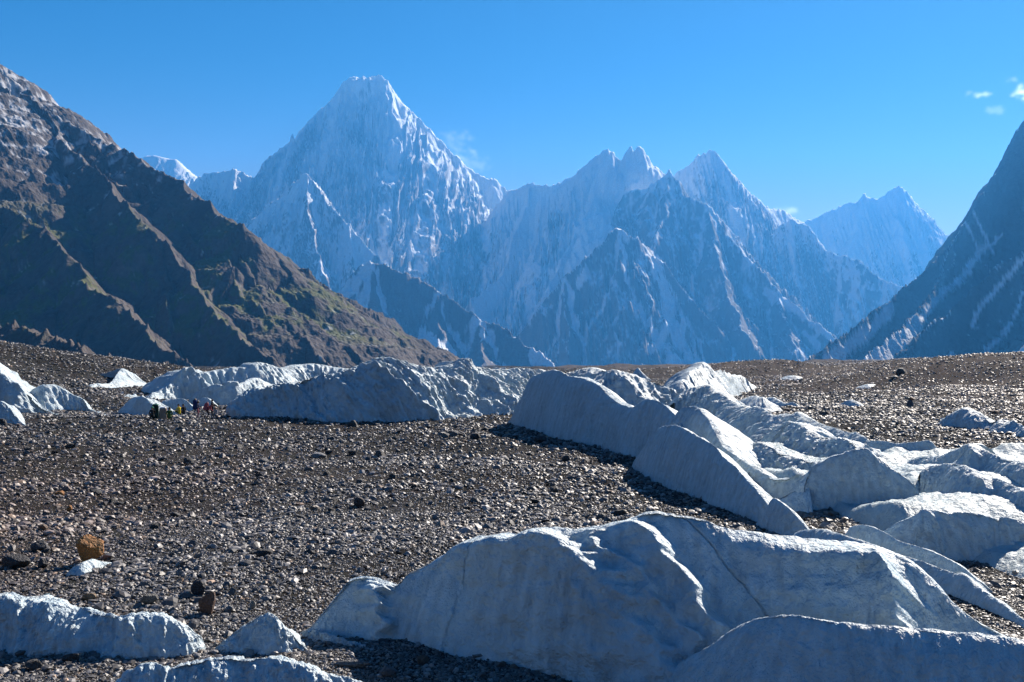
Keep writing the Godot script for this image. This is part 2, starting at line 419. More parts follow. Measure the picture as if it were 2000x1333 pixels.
	# the dark mountain on the right edge
	mountain("steep blue-shadowed mountain with snow gullies on right edge", [
		{"p": [[2180, -60, 5700], [2060, 145, 5600], [2000, 238, 5500], [1975, 285, 5480], [1955, 325, 5450], [1938, 368, 5420], [1918, 376, 5400], [1905, 405, 5350], [1880, 436, 5300], [1858, 472, 5250], [1830, 506, 5150], [1790, 540, 5050], [1752, 574, 4950], [1720, 600, 4850], [1676, 634, 4700], [1625, 670, 4550], [1560, 718, 4350]], "k": 1.9},
		{"p": [[2160, 330, 4500], [2060, 430, 4350], [1990, 492, 4250], [1940, 530, 4150], [1890, 575, 4050], [1845, 615, 3950], [1800, 655, 3850], [1760, 690, 3760], [1728, 718, 3700]], "k": 1.45},
		{"p": [[1880, 436, 5300], [1860, 520, 5000], [1800, 600, 4600], [1740, 660, 4300], [1670, 714, 4050]], "k": 1.6},
		{"p": [[2250, 480, 3600], [2120, 560, 3500], [2030, 640, 3400], [1990, 700, 3300]], "k": 0.95},
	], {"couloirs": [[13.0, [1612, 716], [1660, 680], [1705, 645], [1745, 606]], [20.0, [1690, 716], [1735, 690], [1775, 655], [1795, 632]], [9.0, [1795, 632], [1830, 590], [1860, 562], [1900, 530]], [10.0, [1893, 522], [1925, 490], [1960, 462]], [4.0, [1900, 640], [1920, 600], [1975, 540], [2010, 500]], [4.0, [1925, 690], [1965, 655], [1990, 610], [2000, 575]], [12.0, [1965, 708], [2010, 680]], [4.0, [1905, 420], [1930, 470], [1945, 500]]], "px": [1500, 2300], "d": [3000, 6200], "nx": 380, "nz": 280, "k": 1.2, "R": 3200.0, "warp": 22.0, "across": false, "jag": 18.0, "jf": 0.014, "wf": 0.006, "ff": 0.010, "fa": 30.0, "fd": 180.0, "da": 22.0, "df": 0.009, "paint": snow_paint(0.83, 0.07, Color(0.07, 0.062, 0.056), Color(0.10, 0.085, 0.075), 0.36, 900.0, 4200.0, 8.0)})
	# the near left mountain
	mountain("brown scree mountain with green slopes and snow dusting on left", [
		{"p": [[-260, -80, 3200], [-100, 30, 3000], [-40, 90, 2950], [0, 126, 2900], [18, 142, 2890], [36, 166, 2880], [58, 182, 2860], [72, 200, 2850], [96, 214, 2830], [132, 240, 2800], [162, 256, 2760], [200, 275, 2730], [240, 291, 2700], [262, 300, 2680], [284, 322, 2650], [332, 346, 2600], [350, 352, 2580], [368, 376, 2540], [400, 396, 2500], [432, 420, 2450], [452, 424, 2420], [474, 444, 2400]]},
		{"p": [[474, 444, 2400], [530, 490, 2400], [590, 541, 2410], [640, 588, 2420], [700, 620, 2440], [760, 650, 2460], [820, 682, 2480], [895, 722, 2500]], "k": 0.86, "R": 260.0, "apron": 0.40},
		{"p": [[72, 200, 2850], [112, 264, 2700], [180, 334, 2520], [250, 404, 2350], [300, 455, 2240], [350, 520, 2130], [410, 590, 2010], [470, 650, 1900], [520, 700, 1800]]},
		{"p": [[-200, 150, 2700], [-80, 310, 2500], [0, 397, 2300], [58, 432, 2150], [130, 500, 2010], [200, 572, 1900], [280, 642, 1760], [360, 712, 1640]]},
		{"p": [[240, 291, 2700], [290, 372, 2570], [350, 440, 2430], [420, 510, 2290], [500, 590, 2160], [580, 660, 2040], [650, 712, 1940]], "k": 0.86, "R": 240.0, "apron": 0.48},
		{"p": [[400, 396, 2500], [450, 470, 2400], [540, 560, 2290], [640, 640, 2190], [720, 700, 2100]], "k": 0.8, "R": 200.0, "apron": 0.42},
		{"p": [[162, 256, 2760], [205, 330, 2640], [250, 372, 2540]], "k": 1.0},
		{"p": [[0, 126, 2900], [30, 230, 2720], [90, 330, 2540], [150, 420, 2380]], "k": 1.0},
		{"p": [[112, 264, 2700], [120, 350, 2540], [150, 440, 2350], [210, 520, 2200]], "k": 1.0},
		{"p": [[300, 455, 2240], [310, 540, 2110], [340, 620, 1990]], "k": 1.0},
		{"p": [[58, 432, 2150], [60, 520, 2030], [90, 600, 1900]], "k": 1.0},
		{"p": [[-240, 610, 1420], [-60, 636, 1320], [40, 639, 1260], [110, 668, 1170], [200, 700, 1080], [320, 726, 980]], "k": 0.55},
	], {"px": [-280, 980], "d": [820, 3400], "nx": 600, "nz": 430, "k": 0.98, "R": 420.0, "apron": 0.60, "warp": 28.0, "wf": 0.006, "ff": 0.009, "fa": 40.0, "fd": 120.0, "da": 6.0, "df": 0.024, "floor": -60.0, "jag": 12.0, "jf": 0.02, "across": false, "paint": left_paint})

func left_paint(p: Vector3, n: Vector3, rb: float, _gu: float) -> Color:
	var q := n_mid.get_noise_2d(p.x * 0.006, p.z * 0.006)
	var q2 := n_fine.get_noise_2d(p.x * 0.03, p.z * 0.03)
	var c := Color(0.085, 0.073, 0.068).lerp(Color(0.14, 0.118, 0.105), clampf(0.5 + q * 0.6 + q2 * 0.5, 0.0, 1.0))
	# bands of darker slate among the brown scree
	c = c.lerp(Color(0.075, 0.065, 0.062), smoothstep(0.05, 0.35, n_low.get_noise_2d(p.x * 0.004 + 3.0, p.z * 0.004) + 0.5 * q2) * 0.6)
	# turf on the lower slopes
	var low := smoothstep(400.0, 260.0, p.y) * smoothstep(15.0, 60.0, p.y) * smoothstep(-1300.0, -1000.0, p.x)
	var turf := low * smoothstep(-0.22, 0.16, q + 0.35 * q2 - rb * 0.2) * smoothstep(0.58, 0.68, n.y)
	c = c.lerp(Color(0.105, 0.115, 0.035), clampf(turf, 0.0, 1.0) * 0.85)
	# patchy snow dusting high up
	var dust := smoothstep(250.0, 650.0, p.y) * 0.42 + q2 * 0.5 - rb * 0.28 + q * 0.3 + n.y * 0.5
	c = c.lerp(Color(0.72, 0.74, 0.78), smoothstep(0.62, 0.95, dust) * 0.62)
	return c

# ---------------------------------------------------------------- ice fins
# stations: [pixel x, pixel y of the crest, pixel y where the front face meets the gravel]
func nearest(line: PackedVector3Array, p: Vector3) -> Vector2:
	# (place along the line, level distance from it)
	var best := 1e9
	var where := 0.0
	for i in line.size() - 1:
		var a := Vector2(line[i].x, line[i].z)
		var b := Vector2(line[i + 1].x, line[i + 1].z)
		var q := Vector2(p.x, p.z)
		var ab := b - a
		var t := clampf((q - a).dot(ab) / maxf(ab.length_squared(), 1e-6), 0.0, 1.0)
		var d := q.distance_to(a + ab * t)
		if d < best:
			best = d
			where = i + t
	return Vector2(where, best)

func ice(label: String, stations: Array, o := {}) -> void:
	var k: float = o.get("k", 0.5)
	var kb: float = o.get("kb", 1.3)
	var cr := PackedVector3Array()
	var base := PackedVector3Array()     # the line where the front face meets the gravel
	for s in stations:
		var w := on_ground(s[0], s[2])
		if o.has("d"):
			w = at(s[0], 700.0, lerpf(o.d[0], o.d[1], (s[0] - stations[0][0]) / (stations[-1][0] - stations[0][0])))
			w.y = ground_y(w.x, w.z)
		base.append(w)
		rubble.append(w)
	var old := base.duplicate()
	for i in range(1, base.size() - 1):
		base[i] = 0.5 * old[i] + 0.25 * (old[i - 1] + old[i + 1])
		base[i].y = ground_y(base[i].x, base[i].z)
	for i in stations.size():
		var s: Array = stations[i]
		var ks: float = s[3] if s.size() > 3 else k
		var lo := -base[i].z
		var hi := lo * 1.45
		for it in 16:
			# the crest stands k times its height behind the foot line
			var m := 0.5 * (lo + hi)
			var p := at(s[0], s[1], m)
			var g := nearest(base, p)
			if g.y < ks * maxf(p.y - base[i].y, 0.0): lo = m
			else: hi = m
		cr.append(at(s[0], s[1], lo))
	var n := cr.size()
	# arc length and even resampling
	var arc := PackedFloat32Array([0.0])
	for i in n - 1: arc.append(arc[i] + maxf(0.02, Vector2(cr[i + 1].x - cr[i].x, cr[i + 1].z - cr[i].z).length()))
	var total := arc[n - 1]
	var dist0 := -cr[n / 2].z
	var step: float = o.get("step", clampf(dist0 * 0.0013, 0.022, 0.22))
	var nu := clampi(int(total / step), 24, 620)
	var hmax := 0.2
	for i in n: hmax = maxf(hmax, cr[i].y - base[i].y)
	# where on the foot line each crest column stands, never running backwards
	var foot := PackedFloat32Array()
	for i in n: foot.append(maxf(nearest(base, cr[i]).x, foot[i - 1] if i > 0 else 0.0))
	for pass_ in 2:
		var was := foot.duplicate()
		for i in range(1, n - 1): foot[i] = 0.5 * was[i] + 0.25 * (was[i - 1] + was[i + 1])
	var nf: int = o.get("nf", clampi(int(hmax * 1.2 / step), 14, 150))
	var nb: int = o.get("nb", clampi(int(hmax * kb / step * 0.45), 12, 60))
	var nv := nf + nb
	var v := PackedVector3Array(); v.resize(nu * nv)
	var col := PackedColorArray(); col.resize(nu * nv)
	var sd: float = o.get("seed", stations[0][0] * 0.731)
	var p_f: float = o.get("pf", 1.45)
	var q_b: float = o.get("qb", 1.25)
	var a_big: float = o.get("big", 0.10) * hmax
	var a_flute: float = o.get("flute", 0.02) * hmax
	var a_rough: float = o.get("rough", 0.018) * hmax
	var spurs: Array = o.get("spurs", [])
	var cracks: Array = o.get("cracks", [])
	var jag: float = o.get("jag", 0.012) * hmax
	var dirt: float = o.get("dirt", 0.25)
	var fs := 1.0 / hmax
	var seg := 0
	var flow: float = o.get("flow", 0.0)
	for i in nu:
		var a := total * float(i) / (nu - 1)
		while seg < n - 2 and arc[seg + 1] < a: seg += 1
		var t := clampf((a - arc[seg]) / (arc[seg + 1] - arc[seg]), 0.0, 1.0)
		var i0 := maxi(seg - 1, 0)
		var i3 := mini(seg + 2, n - 1)
		var C := cr[seg].cubic_interpolate(cr[seg + 1], cr[i0], cr[i3], t)
		var ft := lerpf(foot[seg], foot[seg + 1], t)
		var fi := clampi(int(ft), 0, n - 2)
		var F := base[fi].cubic_interpolate(base[fi + 1], base[maxi(fi - 1, 0)], base[mini(fi + 2, n - 1)], clampf(ft - fi, 0.0, 1.0))
		var along := cr[mini(seg + 1, n - 1)] - cr[maxi(seg, 0)]
		var a0 := cr[i0]
		var a3 := cr[i3]
		along = (a3 - a0)
		along.y = 0.0
		along = along.normalized()
		var away := Vector3(along.z, 0.0, -along.x)
		if away.z > 0.0: away = -away
		C.y += jag * (n_mid.get_noise_2d(a * 3.0 * fs + sd, 3.0) + 0.5 * n_fine.get_noise_2d(a * 7.0 * fs + sd, 8.0))
		var H := maxf(C.y - F.y, 0.02)
		var edge := minf(1.0, H / (0.35 * hmax))
		var hf := Vector3(F.x - C.x, 0.0, F.z - C.z)
		var wf := maxf(hf.length(), 0.05)
		# let the face fall partly square to the crest so that the folds are real
		var nfr := (hf / wf * H + Vector3.UP * wf).normalized()
		var B := C + away * (H * kb + 0.15)
		var gb := ground_y(B.x, B.z)
		var nbk := (away * H + Vector3.UP * H * kb).normalized()
		for j in nv:
			var P: Vector3
			var N: Vector3
			var s: float
			var front := j < nf
			if front:
				s = -0.14 + 1.14 * (1.0 - pow(1.0 - float(j) / (nf - 1), 1.25))
				if s < 0.0:
					P = Vector3(F.x, F.y + s * H * 1.5 - 0.05, F.z) + hf * (-s) * 0.3
				else:
					P = Vector3(lerpf(F.x, C.x, s), F.y + (C.y - F.y) * (1.0 - pow(1.0 - s, p_f)), lerpf(F.z, C.z, s))
				N = nfr
			else:
				var tb := pow(float(j - nf + 1) / nb, 1.3)
				s = 1.0 + tb
				var w := tb * 1.12
				P = Vector3(lerpf(C.x, B.x, w), 0.0, lerpf(C.z, B.z, w))
				P.y = C.y + (gb - C.y) * pow(tb, q_b) - maxf(0.0, w - 1.0) * H * 2.0 - tb * 0.1
				N = nbk
			var cs := clampf(s, 0.0, 1.0)
			var aa := a + flow * (1.0 - cs) * H
			var D := a_big * n_low.get_noise_3d(P.x * fs * 0.55 + sd, P.y * fs * 0.4, P.z * fs * 0.55) * 1.3
			var fl := n_ridge.get_noise_2d(aa * fs * 2.4 + sd * 3.0, s * 0.55)
			var body := smoothstep(0.0, 0.30, absf(1.0 - s))
			D += a_flute * (fl - 0.2) * body
			var ro := n_fine.get_noise_3d(P.x * fs * 5.0, P.y * fs * 4.0 + sd, P.z * fs * 5.0)
			D += a_rough * ro * (0.35 + 0.65 * body)
			D += a_rough * 0.55 * n_mid.get_noise_2d(aa * fs * 17.0, s * 3.5 + sd)
			for sp in spurs:
				# a buttress: starts at arc share sp[0] on the crest and slants by sp[1] down the face; long left side, sharp right side
				var e: float = (a / total - sp[0] - sp[1] * (1.0 - cs)) * total
				e += 0.10 * hmax * n_mid.get_noise_2d(cs * 3.0 + sd, sp[0] * 50.0)
				var wl: float = sp[2] * 0.45
				var g: float = 0.0
				if e > 0.0: g = exp(-e * e / (wl * wl))
				else: g = maxf(0.0, 1.0 + e / sp[3])
				if front: D += sp[2] * g * smoothstep(0.0, 0.30, 1.0 - cs) * (1.0 + 0.12 * ro)
			var crack := 0.0
			for ck in cracks:
				var e2: float = absf((a / total - ck[0] - ck[1] * (1.0 - cs)) * total + 0.03 * hmax * n_mid.get_noise_2d(cs * 6.0, ck[0] * 90.0))
				if front: crack = maxf(crack, 1.0 - e2 / ck[2])
			if crack > 0.0: D -= crack * 0.07
			v[i * nv + j] = P + N * (D * (0.25 + 0.75 * edge))
			# colour of the ice itself: white crust, greyer and bluer bands, dust
			var q := n_mid.get_noise_3d(P.x * fs * 1.3, P.y * fs * 0.6 + sd, P.z * fs * 1.3)
			var q2 := n_fine.get_noise_2d(aa * fs * 9.0 + sd, s * 2.0)
			var tone := 0.54 + 0.07 * q + 0.12 * q2
			var cc := Color(tone * 0.83, tone * 0.97, tone * 1.02)
			cc = cc.lerp(Color(0.30, 0.44, 0.50), clampf(0.30 * smoothstep(0.1, 0.6, q), 0.0, 1.0))
			var dd := n_fine.get_noise_3d(P.x * 2.6 + 9.0, P.y * 1.9, P.z * 2.6) + 0.5 * n_mid.get_noise_3d(P.x * 0.6, P.y * 0.6, P.z * 0.6)
			cc = cc.lerp(Color(0.20, 0.18, 0.155), minf(dirt * 1.6, 0.6) * smoothstep(0.12, 0.7, dd))
			col[i * nv + j] = cc
	var nrm := grid_normals(v, nu, nv)
	var ob := place("ice_fin", mesh_of(v, nrm, col, grid_index(nu, nv)), M.ice)
	tag(ob, label, "ice", "ice fins rising from the moraine")

func ice_floor() -> void:
	var edge := [[1180, 880], [1240, 893], [1355, 935], [1500, 985], [1580, 1004], [1700, 1053], [1800, 1094], [1900, 1126], [2000, 1160], [2140, 1200], [2300, 1230]]
	var back := [[1180, 800], [1240, 802], [1320, 800], [1400, 812], [1500, 850], [1600, 878], [1700, 903], [1850, 912], [2000, 905], [2140, 905], [2300, 905]]
	var nx := 320
	var nz := 130
	var v := PackedVector3Array(); v.resize(nx * nz)
	var col := PackedColorArray(); col.resize(nx * nz)
	for i in nx:
		var px := lerpf(1250.0, 2250.0, float(i) / (nx - 1))
		var pe := 0.0
		var pb := 0.0
		for k in 10:
			if px >= edge[k][0] and px <= edge[k + 1][0]: pe = lerpf(edge[k][1], edge[k + 1][1], (px - edge[k][0]) / (edge[k + 1][0] - edge[k][0]))
			if px >= back[k][0] and px <= back[k + 1][0]: pb = lerpf(back[k][1], back[k + 1][1], (px - back[k][0]) / (back[k + 1][0] - back[k][0]))
		var de := EYE * FOCAL / (pe - 700.0) + 1.2
		var db := EYE * FOCAL / (pb - 700.0) + 3.0
		for j in nz:
			var t := float(j) / (nz - 1)
			var d := lerpf(de, db, t)
			var p := at(px, 700.0, d)
			var x := p.x
			var z := p.z
			var h := 0.75 + 0.6 * n_low.get_noise_2d(x * 0.16, z * 0.16) + 0.16 * n_mid.get_noise_2d(x * 0.8, z * 0.5) + 0.05 * n_fine.get_noise_2d(x * 3.0, z * 2.2)
			var rim := smoothstep(0.0, 0.08, t) * smoothstep(1.0, 0.9, t) * smoothstep(0.0, 0.06, float(i) / nx)
			v[i * nz + j] = Vector3(x, lerpf(ground_y(x, z) - 0.4, h, rim), z)
			var q := n_mid.get_noise_2d(x * 0.5, z * 0.5)
			var tone := 0.50 + 0.07 * q
			col[i * nz + j] = Color(tone * 0.84, tone, tone * 1.02).lerp(Color(0.2, 0.18, 0.155), 0.3 * smoothstep(0.2, 0.7, n_fine.get_noise_2d(x * 1.4, z * 1.4)))
	var ob := place("ice_floor", mesh_of(v, grid_normals(v, nx, nz), col, grid_index(nx, nz)), M.ice)
	tag(ob, "rolling white ice floor between the fins on the right", "ice")

func build_ice() -> void:
	# foreground
	ice("nearest smooth ice ridge cut off by the bottom right corner", [[1270, 1352, 1356], [1300, 1332, 1372], [1336, 1296, 1400], [1356, 1280, 1415], [1380, 1264, 1430], [1408, 1244, 1445], [1440, 1224, 1460], [1472, 1209, 1470], [1500, 1202, 1480], [1548, 1201, 1490], [1592, 1206, 1495], [1640, 1213, 1500], [1700, 1221, 1505], [1780, 1225, 1510], [1860, 1231, 1515], [1940, 1241, 1520], [2000, 1258, 1530], [2060, 1285, 1540], [2150, 1350, 1545], [2230, 1450, 1550]], {"k": 0.55, "flute": 0.012, "rough": 0.012, "big": 0.09, "dirt": 0.12})
	ice("long white ice ridge with slanting lit folds across the foreground", [[585, 1235, 1240], [610, 1218, 1243], [640, 1180, 1247], [672, 1137, 1248], [689, 1126, 1249], [724, 1125, 1250], [752, 1132, 1251], [777, 1138, 1252], [790, 1126, 1254], [810, 1115, 1262], [847, 1093, 1272], [875, 1076, 1282], [910, 1052, 1288], [931, 1045, 1291], [966, 1042, 1295], [990, 1039, 1298], [1018, 1045, 1302], [1050, 1034, 1306], [1085, 1031, 1311], [1120, 1033, 1317], [1155, 1029, 1324], [1207, 1015, 1333], [1250, 997, 1340], [1275, 991, 1343], [1300, 995, 1345], [1330, 1003, 1347], [1362, 1010, 1350], [1390, 1021, 1352], [1405, 1026, 1353], [1450, 1035, 1356], [1500, 1044, 1360], [1550, 1051, 1364], [1600, 1057, 1368], [1650, 1062, 1372], [1700, 1072, 1376], [1740, 1084, 1380], [1772, 1096, 1384], [1800, 1114, 1388], [1840, 1150, 1392], [1880, 1190, 1396], [1930, 1222, 1400], [2010, 1260, 1400], [2120, 1330, 1400]], {"k": 0.62, "kb": 1.1, "nf": 150, "flute": 0.012, "rough": 0.010, "big": 0.07, "dirt": 0.14,
		"spurs": [[0.350, 0.19, 0.85, 3.0], [0.450, 0.17, 0.6, 1.2], [0.400, 0.18, 0.30, 0.5], [0.115, 0.03, 0.28, 0.7], [0.75, 0.10, 0.9, 2.8]], "cracks": [[0.535, 0.16, 0.03], [0.28, -0.01, 0.022]]})
	ice("low lumpy blue-white ice mound on the lower left edge", [[-120, 1185, 1270], [-60, 1176, 1275], [0, 1170, 1279], [25, 1168, 1282], [53, 1170, 1286], [81, 1181, 1280], [130, 1185, 1276], [177, 1186, 1290], [205, 1193, 1290], [236, 1200, 1290], [257, 1198, 1289], [285, 1207, 1288], [322, 1207, 1285], [341, 1215, 1283], [366, 1231, 1280], [384, 1248, 1274], [400, 1262, 1268]], {"k": 0.8, "flute": 0.10, "rough": 0.05, "big": 0.28, "dirt": 0.2, "jag": 0.03, "spurs": [[0.33, 0.08, 0.22, 0.35], [0.74, 0.05, 0.12, 0.3]]})
	ice("small pointed ice mound between the two foreground ridges", [[417, 1268, 1272], [432, 1255, 1276], [446, 1242, 1278], [465, 1226, 1280], [484, 1214, 1281], [508, 1200, 1282], [524, 1196, 1281], [539, 1204, 1280], [558, 1223, 1279], [577, 1240, 1276], [600, 1266, 1272]], {"k": 0.7, "kb": 1.2, "flute": 0.10, "rough": 0.07, "big": 0.15, "dirt": 0.2})
	ice("lumpy ice hump cut by the bottom edge, left of centre", [[210, 1350, 1400], [240, 1324, 1400], [257, 1308, 1400], [279, 1296, 1400], [298, 1292, 1400], [313, 1299, 1400], [329, 1304, 1400], [356, 1291, 1400], [403, 1282, 1400], [443, 1278, 1400], [480, 1282, 1400], [527, 1288, 1400], [573, 1299, 1400], [620, 1313, 1400], [680, 1322, 1400], [735, 1340, 1398], [790, 1385, 1396]], {"k": 0.8, "flute": 0.09, "rough": 0.05, "big": 0.22, "dirt": 0.1, "jag": 0.025})
	ice("crumbled ice toe at the left tip of the long ridge", [[590, 1240, 1246], [604, 1234, 1252], [622, 1232, 1256], [645, 1240, 1258], [668, 1250, 1262], [690, 1254, 1264], [715, 1262, 1266]], {"k": 1.0, "kb": 1.0, "flute": 0.2, "rough": 0.2, "big": 0.3, "step": 0.016})
	# fins right of the gravel plain
	ice("small shark-fin ice blade between big fin and long ridge", [[1477, 1024, 1027], [1488, 1008, 1032], [1497, 996, 1036], [1505, 981, 1040], [1512, 974, 1043], [1525, 980, 1047], [1540, 992, 1050], [1560, 1012, 1054], [1578, 1034, 1055], [1590, 1052, 1056]], {"k": 0.35, "kb": 0.8, "flute": 0.02, "rough": 0.012, "big": 0.05, "dirt": 0.1})
	ice("freestanding humped ice fin with dark rippled left end", [[1234, 912, 914], [1239, 903, 917], [1248, 893, 924], [1262, 877, 936], [1275, 852, 942], [1290, 836, 949], [1305, 830, 955], [1325, 832, 963], [1350, 845, 972], [1375, 859, 982], [1395, 872, 990], [1412, 891, 996], [1437, 914, 1003], [1455, 932, 1010], [1475, 952, 1019], [1492, 972, 1026], [1503, 990, 1029], [1512, 1020, 1030]], {"k": 0.38, "kb": 0.9, "flute": 0.012, "rough": 0.014, "big": 0.06, "dirt": 0.12})
	ice("tall dark-faced ice fin at the far end of the wall", [[992, 824, 827], [1000, 816, 829], [1012, 790, 833], [1026, 768, 838], [1036, 741, 842], [1060, 730, 849], [1087, 724, 857], [1111, 734, 861], [1141, 741, 866], [1174, 755, 874], [1195, 776, 882], [1216, 790, 888], [1237, 796, 893], [1255, 784, 898], [1267, 780, 902], [1279, 782, 907], [1297, 791, 913], [1316, 808, 920], [1330, 830, 926], [1345, 870, 930], [1355, 920, 935]], {"k": 0.34, "kb": 1.0, "flute": 0.016, "rough": 0.012, "big": 0.06, "dirt": 0.12, "cracks": [[0.62, -0.18, 0.09]]})
	ice("smooth ice wall dipping to a notch behind the humped fin", [[1308, 838, 915], [1318, 812, 920], [1330, 797, 925], [1348, 792, 931], [1366, 798, 937], [1384, 818, 944], [1399, 842, 950], [1410, 866, 955], [1428, 884, 962], [1450, 899, 970], [1480, 918, 980], [1510, 931, 988], [1534, 931, 993], [1550, 926, 996], [1562, 921, 999], [1571, 930, 1002], [1576, 942, 1004], [1582, 965, 1006], [1590, 1010, 1007]], {"k": 0.4, "kb": 1.2, "flute": 0.03, "rough": 0.014, "big": 0.08, "dirt": 0.12})
	ice("broad arched ice wall with frilled vertical streaks", [[1563, 1003, 1000], [1570, 948, 1001], [1576, 930, 1003], [1580, 921, 1004], [1588, 911, 1006], [1605, 902, 1012], [1625, 892, 1020], [1642, 889, 1027], [1655, 882, 1032], [1675, 876, 1040], [1692, 875, 1048], [1702, 881, 1053], [1725, 900, 1062], [1750, 918, 1072], [1775, 936, 1082], [1790, 952, 1088], [1800, 985, 1092], [1806, 1040, 1095], [1812, 1098, 1096]], {"d": [41.5, 37.0], "k": 0.45, "kb": 1.0, "flute": 0.03, "rough": 0.016, "big": 0.08, "dirt": 0.12})
	ice("lower ice wall reaching the right edge beside the dark gravel strip", [[1780, 1093, 1090], [1786, 1050, 1091], [1791, 1018, 1092], [1797, 1000, 1094], [1808, 992, 1098], [1848, 999, 1110], [1900, 1000, 1126], [1944, 1010, 1140], [1952, 1016, 1143], [1960, 1009, 1146], [2000, 1020, 1160], [2060, 1040, 1180], [2140, 1080, 1200], [2220, 1160, 1215]], {"d": [32.0, 27.0], "k": 0.42, "kb": 1.4, "flute": 0.05, "rough": 0.02, "big": 0.10, "dirt": 0.2, "cracks": [[0.44, 0.02, 0.06]]})
	ice("teal-edged low ice crest behind the long ridge", [[1645, 1056, 1066], [1652, 1044, 1070], [1664, 1030, 1078], [1688, 1026, 1090], [1720, 1036, 1102], [1760, 1058, 1112], [1800, 1070, 1124], [1840, 1086, 1136], [1880, 1108, 1150], [1908, 1132, 1166], [1948, 1172, 1190], [1985, 1206, 1214]], {"k": 0.45, "kb": 0.9, "flute": 0.012, "rough": 0.012, "big": 0.06, "dirt": 0.05})
	ice("thin ice crest peeping over the middle of the long ridge", [[1540, 1062, 1072], [1549, 1048, 1078], [1564, 1036, 1086], [1592, 1034, 1096], [1632, 1040, 1106], [1680, 1056, 1116], [1740, 1077, 1130], [1800, 1096, 1146], [1860, 1118, 1164], [1882, 1121, 1172], [1920, 1152, 1190], [1980, 1196, 1216], [2040, 1240, 1250]], {"k": 0.7, "kb": 0.9, "flute": 0.03, "rough": 0.016, "big": 0.08, "dirt": 0.1})
	# ice field behind the wall
	ice_floor()
	ice("mottled ice shoulder behind the smooth wall", [[1385, 850, 915], [1399, 834, 920], [1435, 845, 930], [1465, 864, 938], [1504, 872, 945], [1540, 888, 950], [1570, 896, 955], [1600, 900, 958], [1640, 905, 960]], {"k": 0.9, "kb": 1.0, "flute": 0.11, "rough": 0.05, "big": 0.15, "dirt": 0.2})
	ice("long grey sloping ice ridge crossed by a diagonal crack", [[1318, 790, 838], [1330, 773, 845], [1345, 764, 852], [1360, 758, 858], [1374, 758, 862], [1405, 770, 872], [1435, 785, 882], [1465, 797, 892], [1510, 812, 904], [1556, 831, 914], [1600, 847, 922], [1650, 858, 928], [1676, 873, 932], [1700, 900, 936]], {"k": 1.0, "kb": 1.1, "flute": 0.07, "rough": 0.05, "big": 0.16, "dirt": 0.22, "cracks": [[0.72, -0.22, 0.12]]})
	ice("upper ice ridge bordering the right-hand gravel slope", [[1490, 822, 850], [1512, 809, 856], [1550, 806, 864], [1575, 813, 870], [1600, 825, 878], [1640, 840, 888], [1670, 845, 895], [1697, 860, 902], [1720, 880, 905]], {"k": 0.9, "kb": 1.2, "flute": 0.06, "rough": 0.05, "big": 0.12, "dirt": 0.2})
	ice("flat-topped bluish ice block left of the right-edge ridges", [[1675, 876, 900], [1698, 862, 902], [1725, 861, 905], [1750, 865, 908], [1787, 864, 911], [1815, 861, 912], [1826, 871, 912], [1842, 890, 911], [1850, 902, 910]], {"k": 0.5, "kb": 1.2, "flute": 0.03, "rough": 0.02, "big": 0.08, "dirt": 0.1})
	ice("pointed grey ice ridge at right edge above the gravel line", [[1772, 903, 925], [1785, 897, 930], [1812, 892, 938], [1845, 889, 945], [1875, 877, 952], [1898, 871, 958], [1912, 872, 962], [1937, 885, 968], [1970, 895, 976], [2010, 902, 985], [2060, 915, 995], [2120, 945, 1000]], {"k": 0.8, "kb": 1.1, "flute": 0.05, "rough": 0.035, "big": 0.12, "dirt": 0.15, "spurs": [[0.45, 0.12, 0.5, 1.8]]})
	ice("scalloped ice ridge at right edge in front of pointed grey one", [[1798, 925, 985], [1812, 912, 992], [1832, 906, 1000], [1855, 904, 1006], [1882, 907, 1012], [1900, 917, 1018], [1925, 930, 1025], [1950, 936, 1032], [1975, 945, 1040], [2000, 957, 1048], [2060, 985, 1060], [2120, 1030, 1070]], {"k": 0.7, "kb": 1.3, "flute": 0.05, "rough": 0.03, "big": 0.10, "dirt": 0.15, "spurs": [[0.42, 0.2, 0.35, 1.2]]})
	ice("isolated twin-humped ice patch on the right-hand gravel", [[1838, 829, 833], [1846, 820, 834], [1855, 805, 836], [1867, 797, 837], [1885, 798, 838], [1900, 799, 839], [1915, 806, 840], [1932, 815, 842], [1950, 816, 844], [1965, 818, 846], [2000, 832, 853], [2040, 850, 862]], {"k": 1.1, "kb": 1.3, "flute": 0.06, "rough": 0.05, "big": 0.3, "dirt": 0.2})
	ice("dark-streaked ice swell behind the tall dark-faced fin", [[1085, 745, 790], [1120, 728, 795], [1150, 724, 797], [1186, 719, 799], [1198, 719, 800], [1222, 730, 801], [1270, 741, 802], [1300, 753, 801], [1320, 768, 800], [1335, 790, 800]], {"k": 1.1, "kb": 1.2, "flute": 0.12, "rough": 0.06, "big": 0.16, "dirt": 0.4})
	ice("tiny triangular ice tooth behind the dark-streaked swell", [[1236, 737, 745], [1241, 726, 745], [1247, 719, 745], [1253, 726, 745], [1262, 735, 745], [1272, 742, 745]], {"k": 0.6, "kb": 1.0, "flute": 0.04, "rough": 0.03, "dirt": 0.1})
	ice("two-peaked white ice pyramid at the head of the wall", [[1318, 772, 786], [1326, 752, 786], [1345, 731, 786], [1354, 729, 785], [1362, 720, 784], [1370, 714, 783], [1380, 720, 781], [1392, 727, 779], [1420, 733, 775], [1448, 735, 770], [1459, 741, 766], [1470, 758, 763]], {"k": 1.0, "kb": 1.2, "flute": 0.06, "rough": 0.03, "big": 0.18, "dirt": 0.12, "spurs": [[0.42, 0.2, 1.6, 3.0]]})
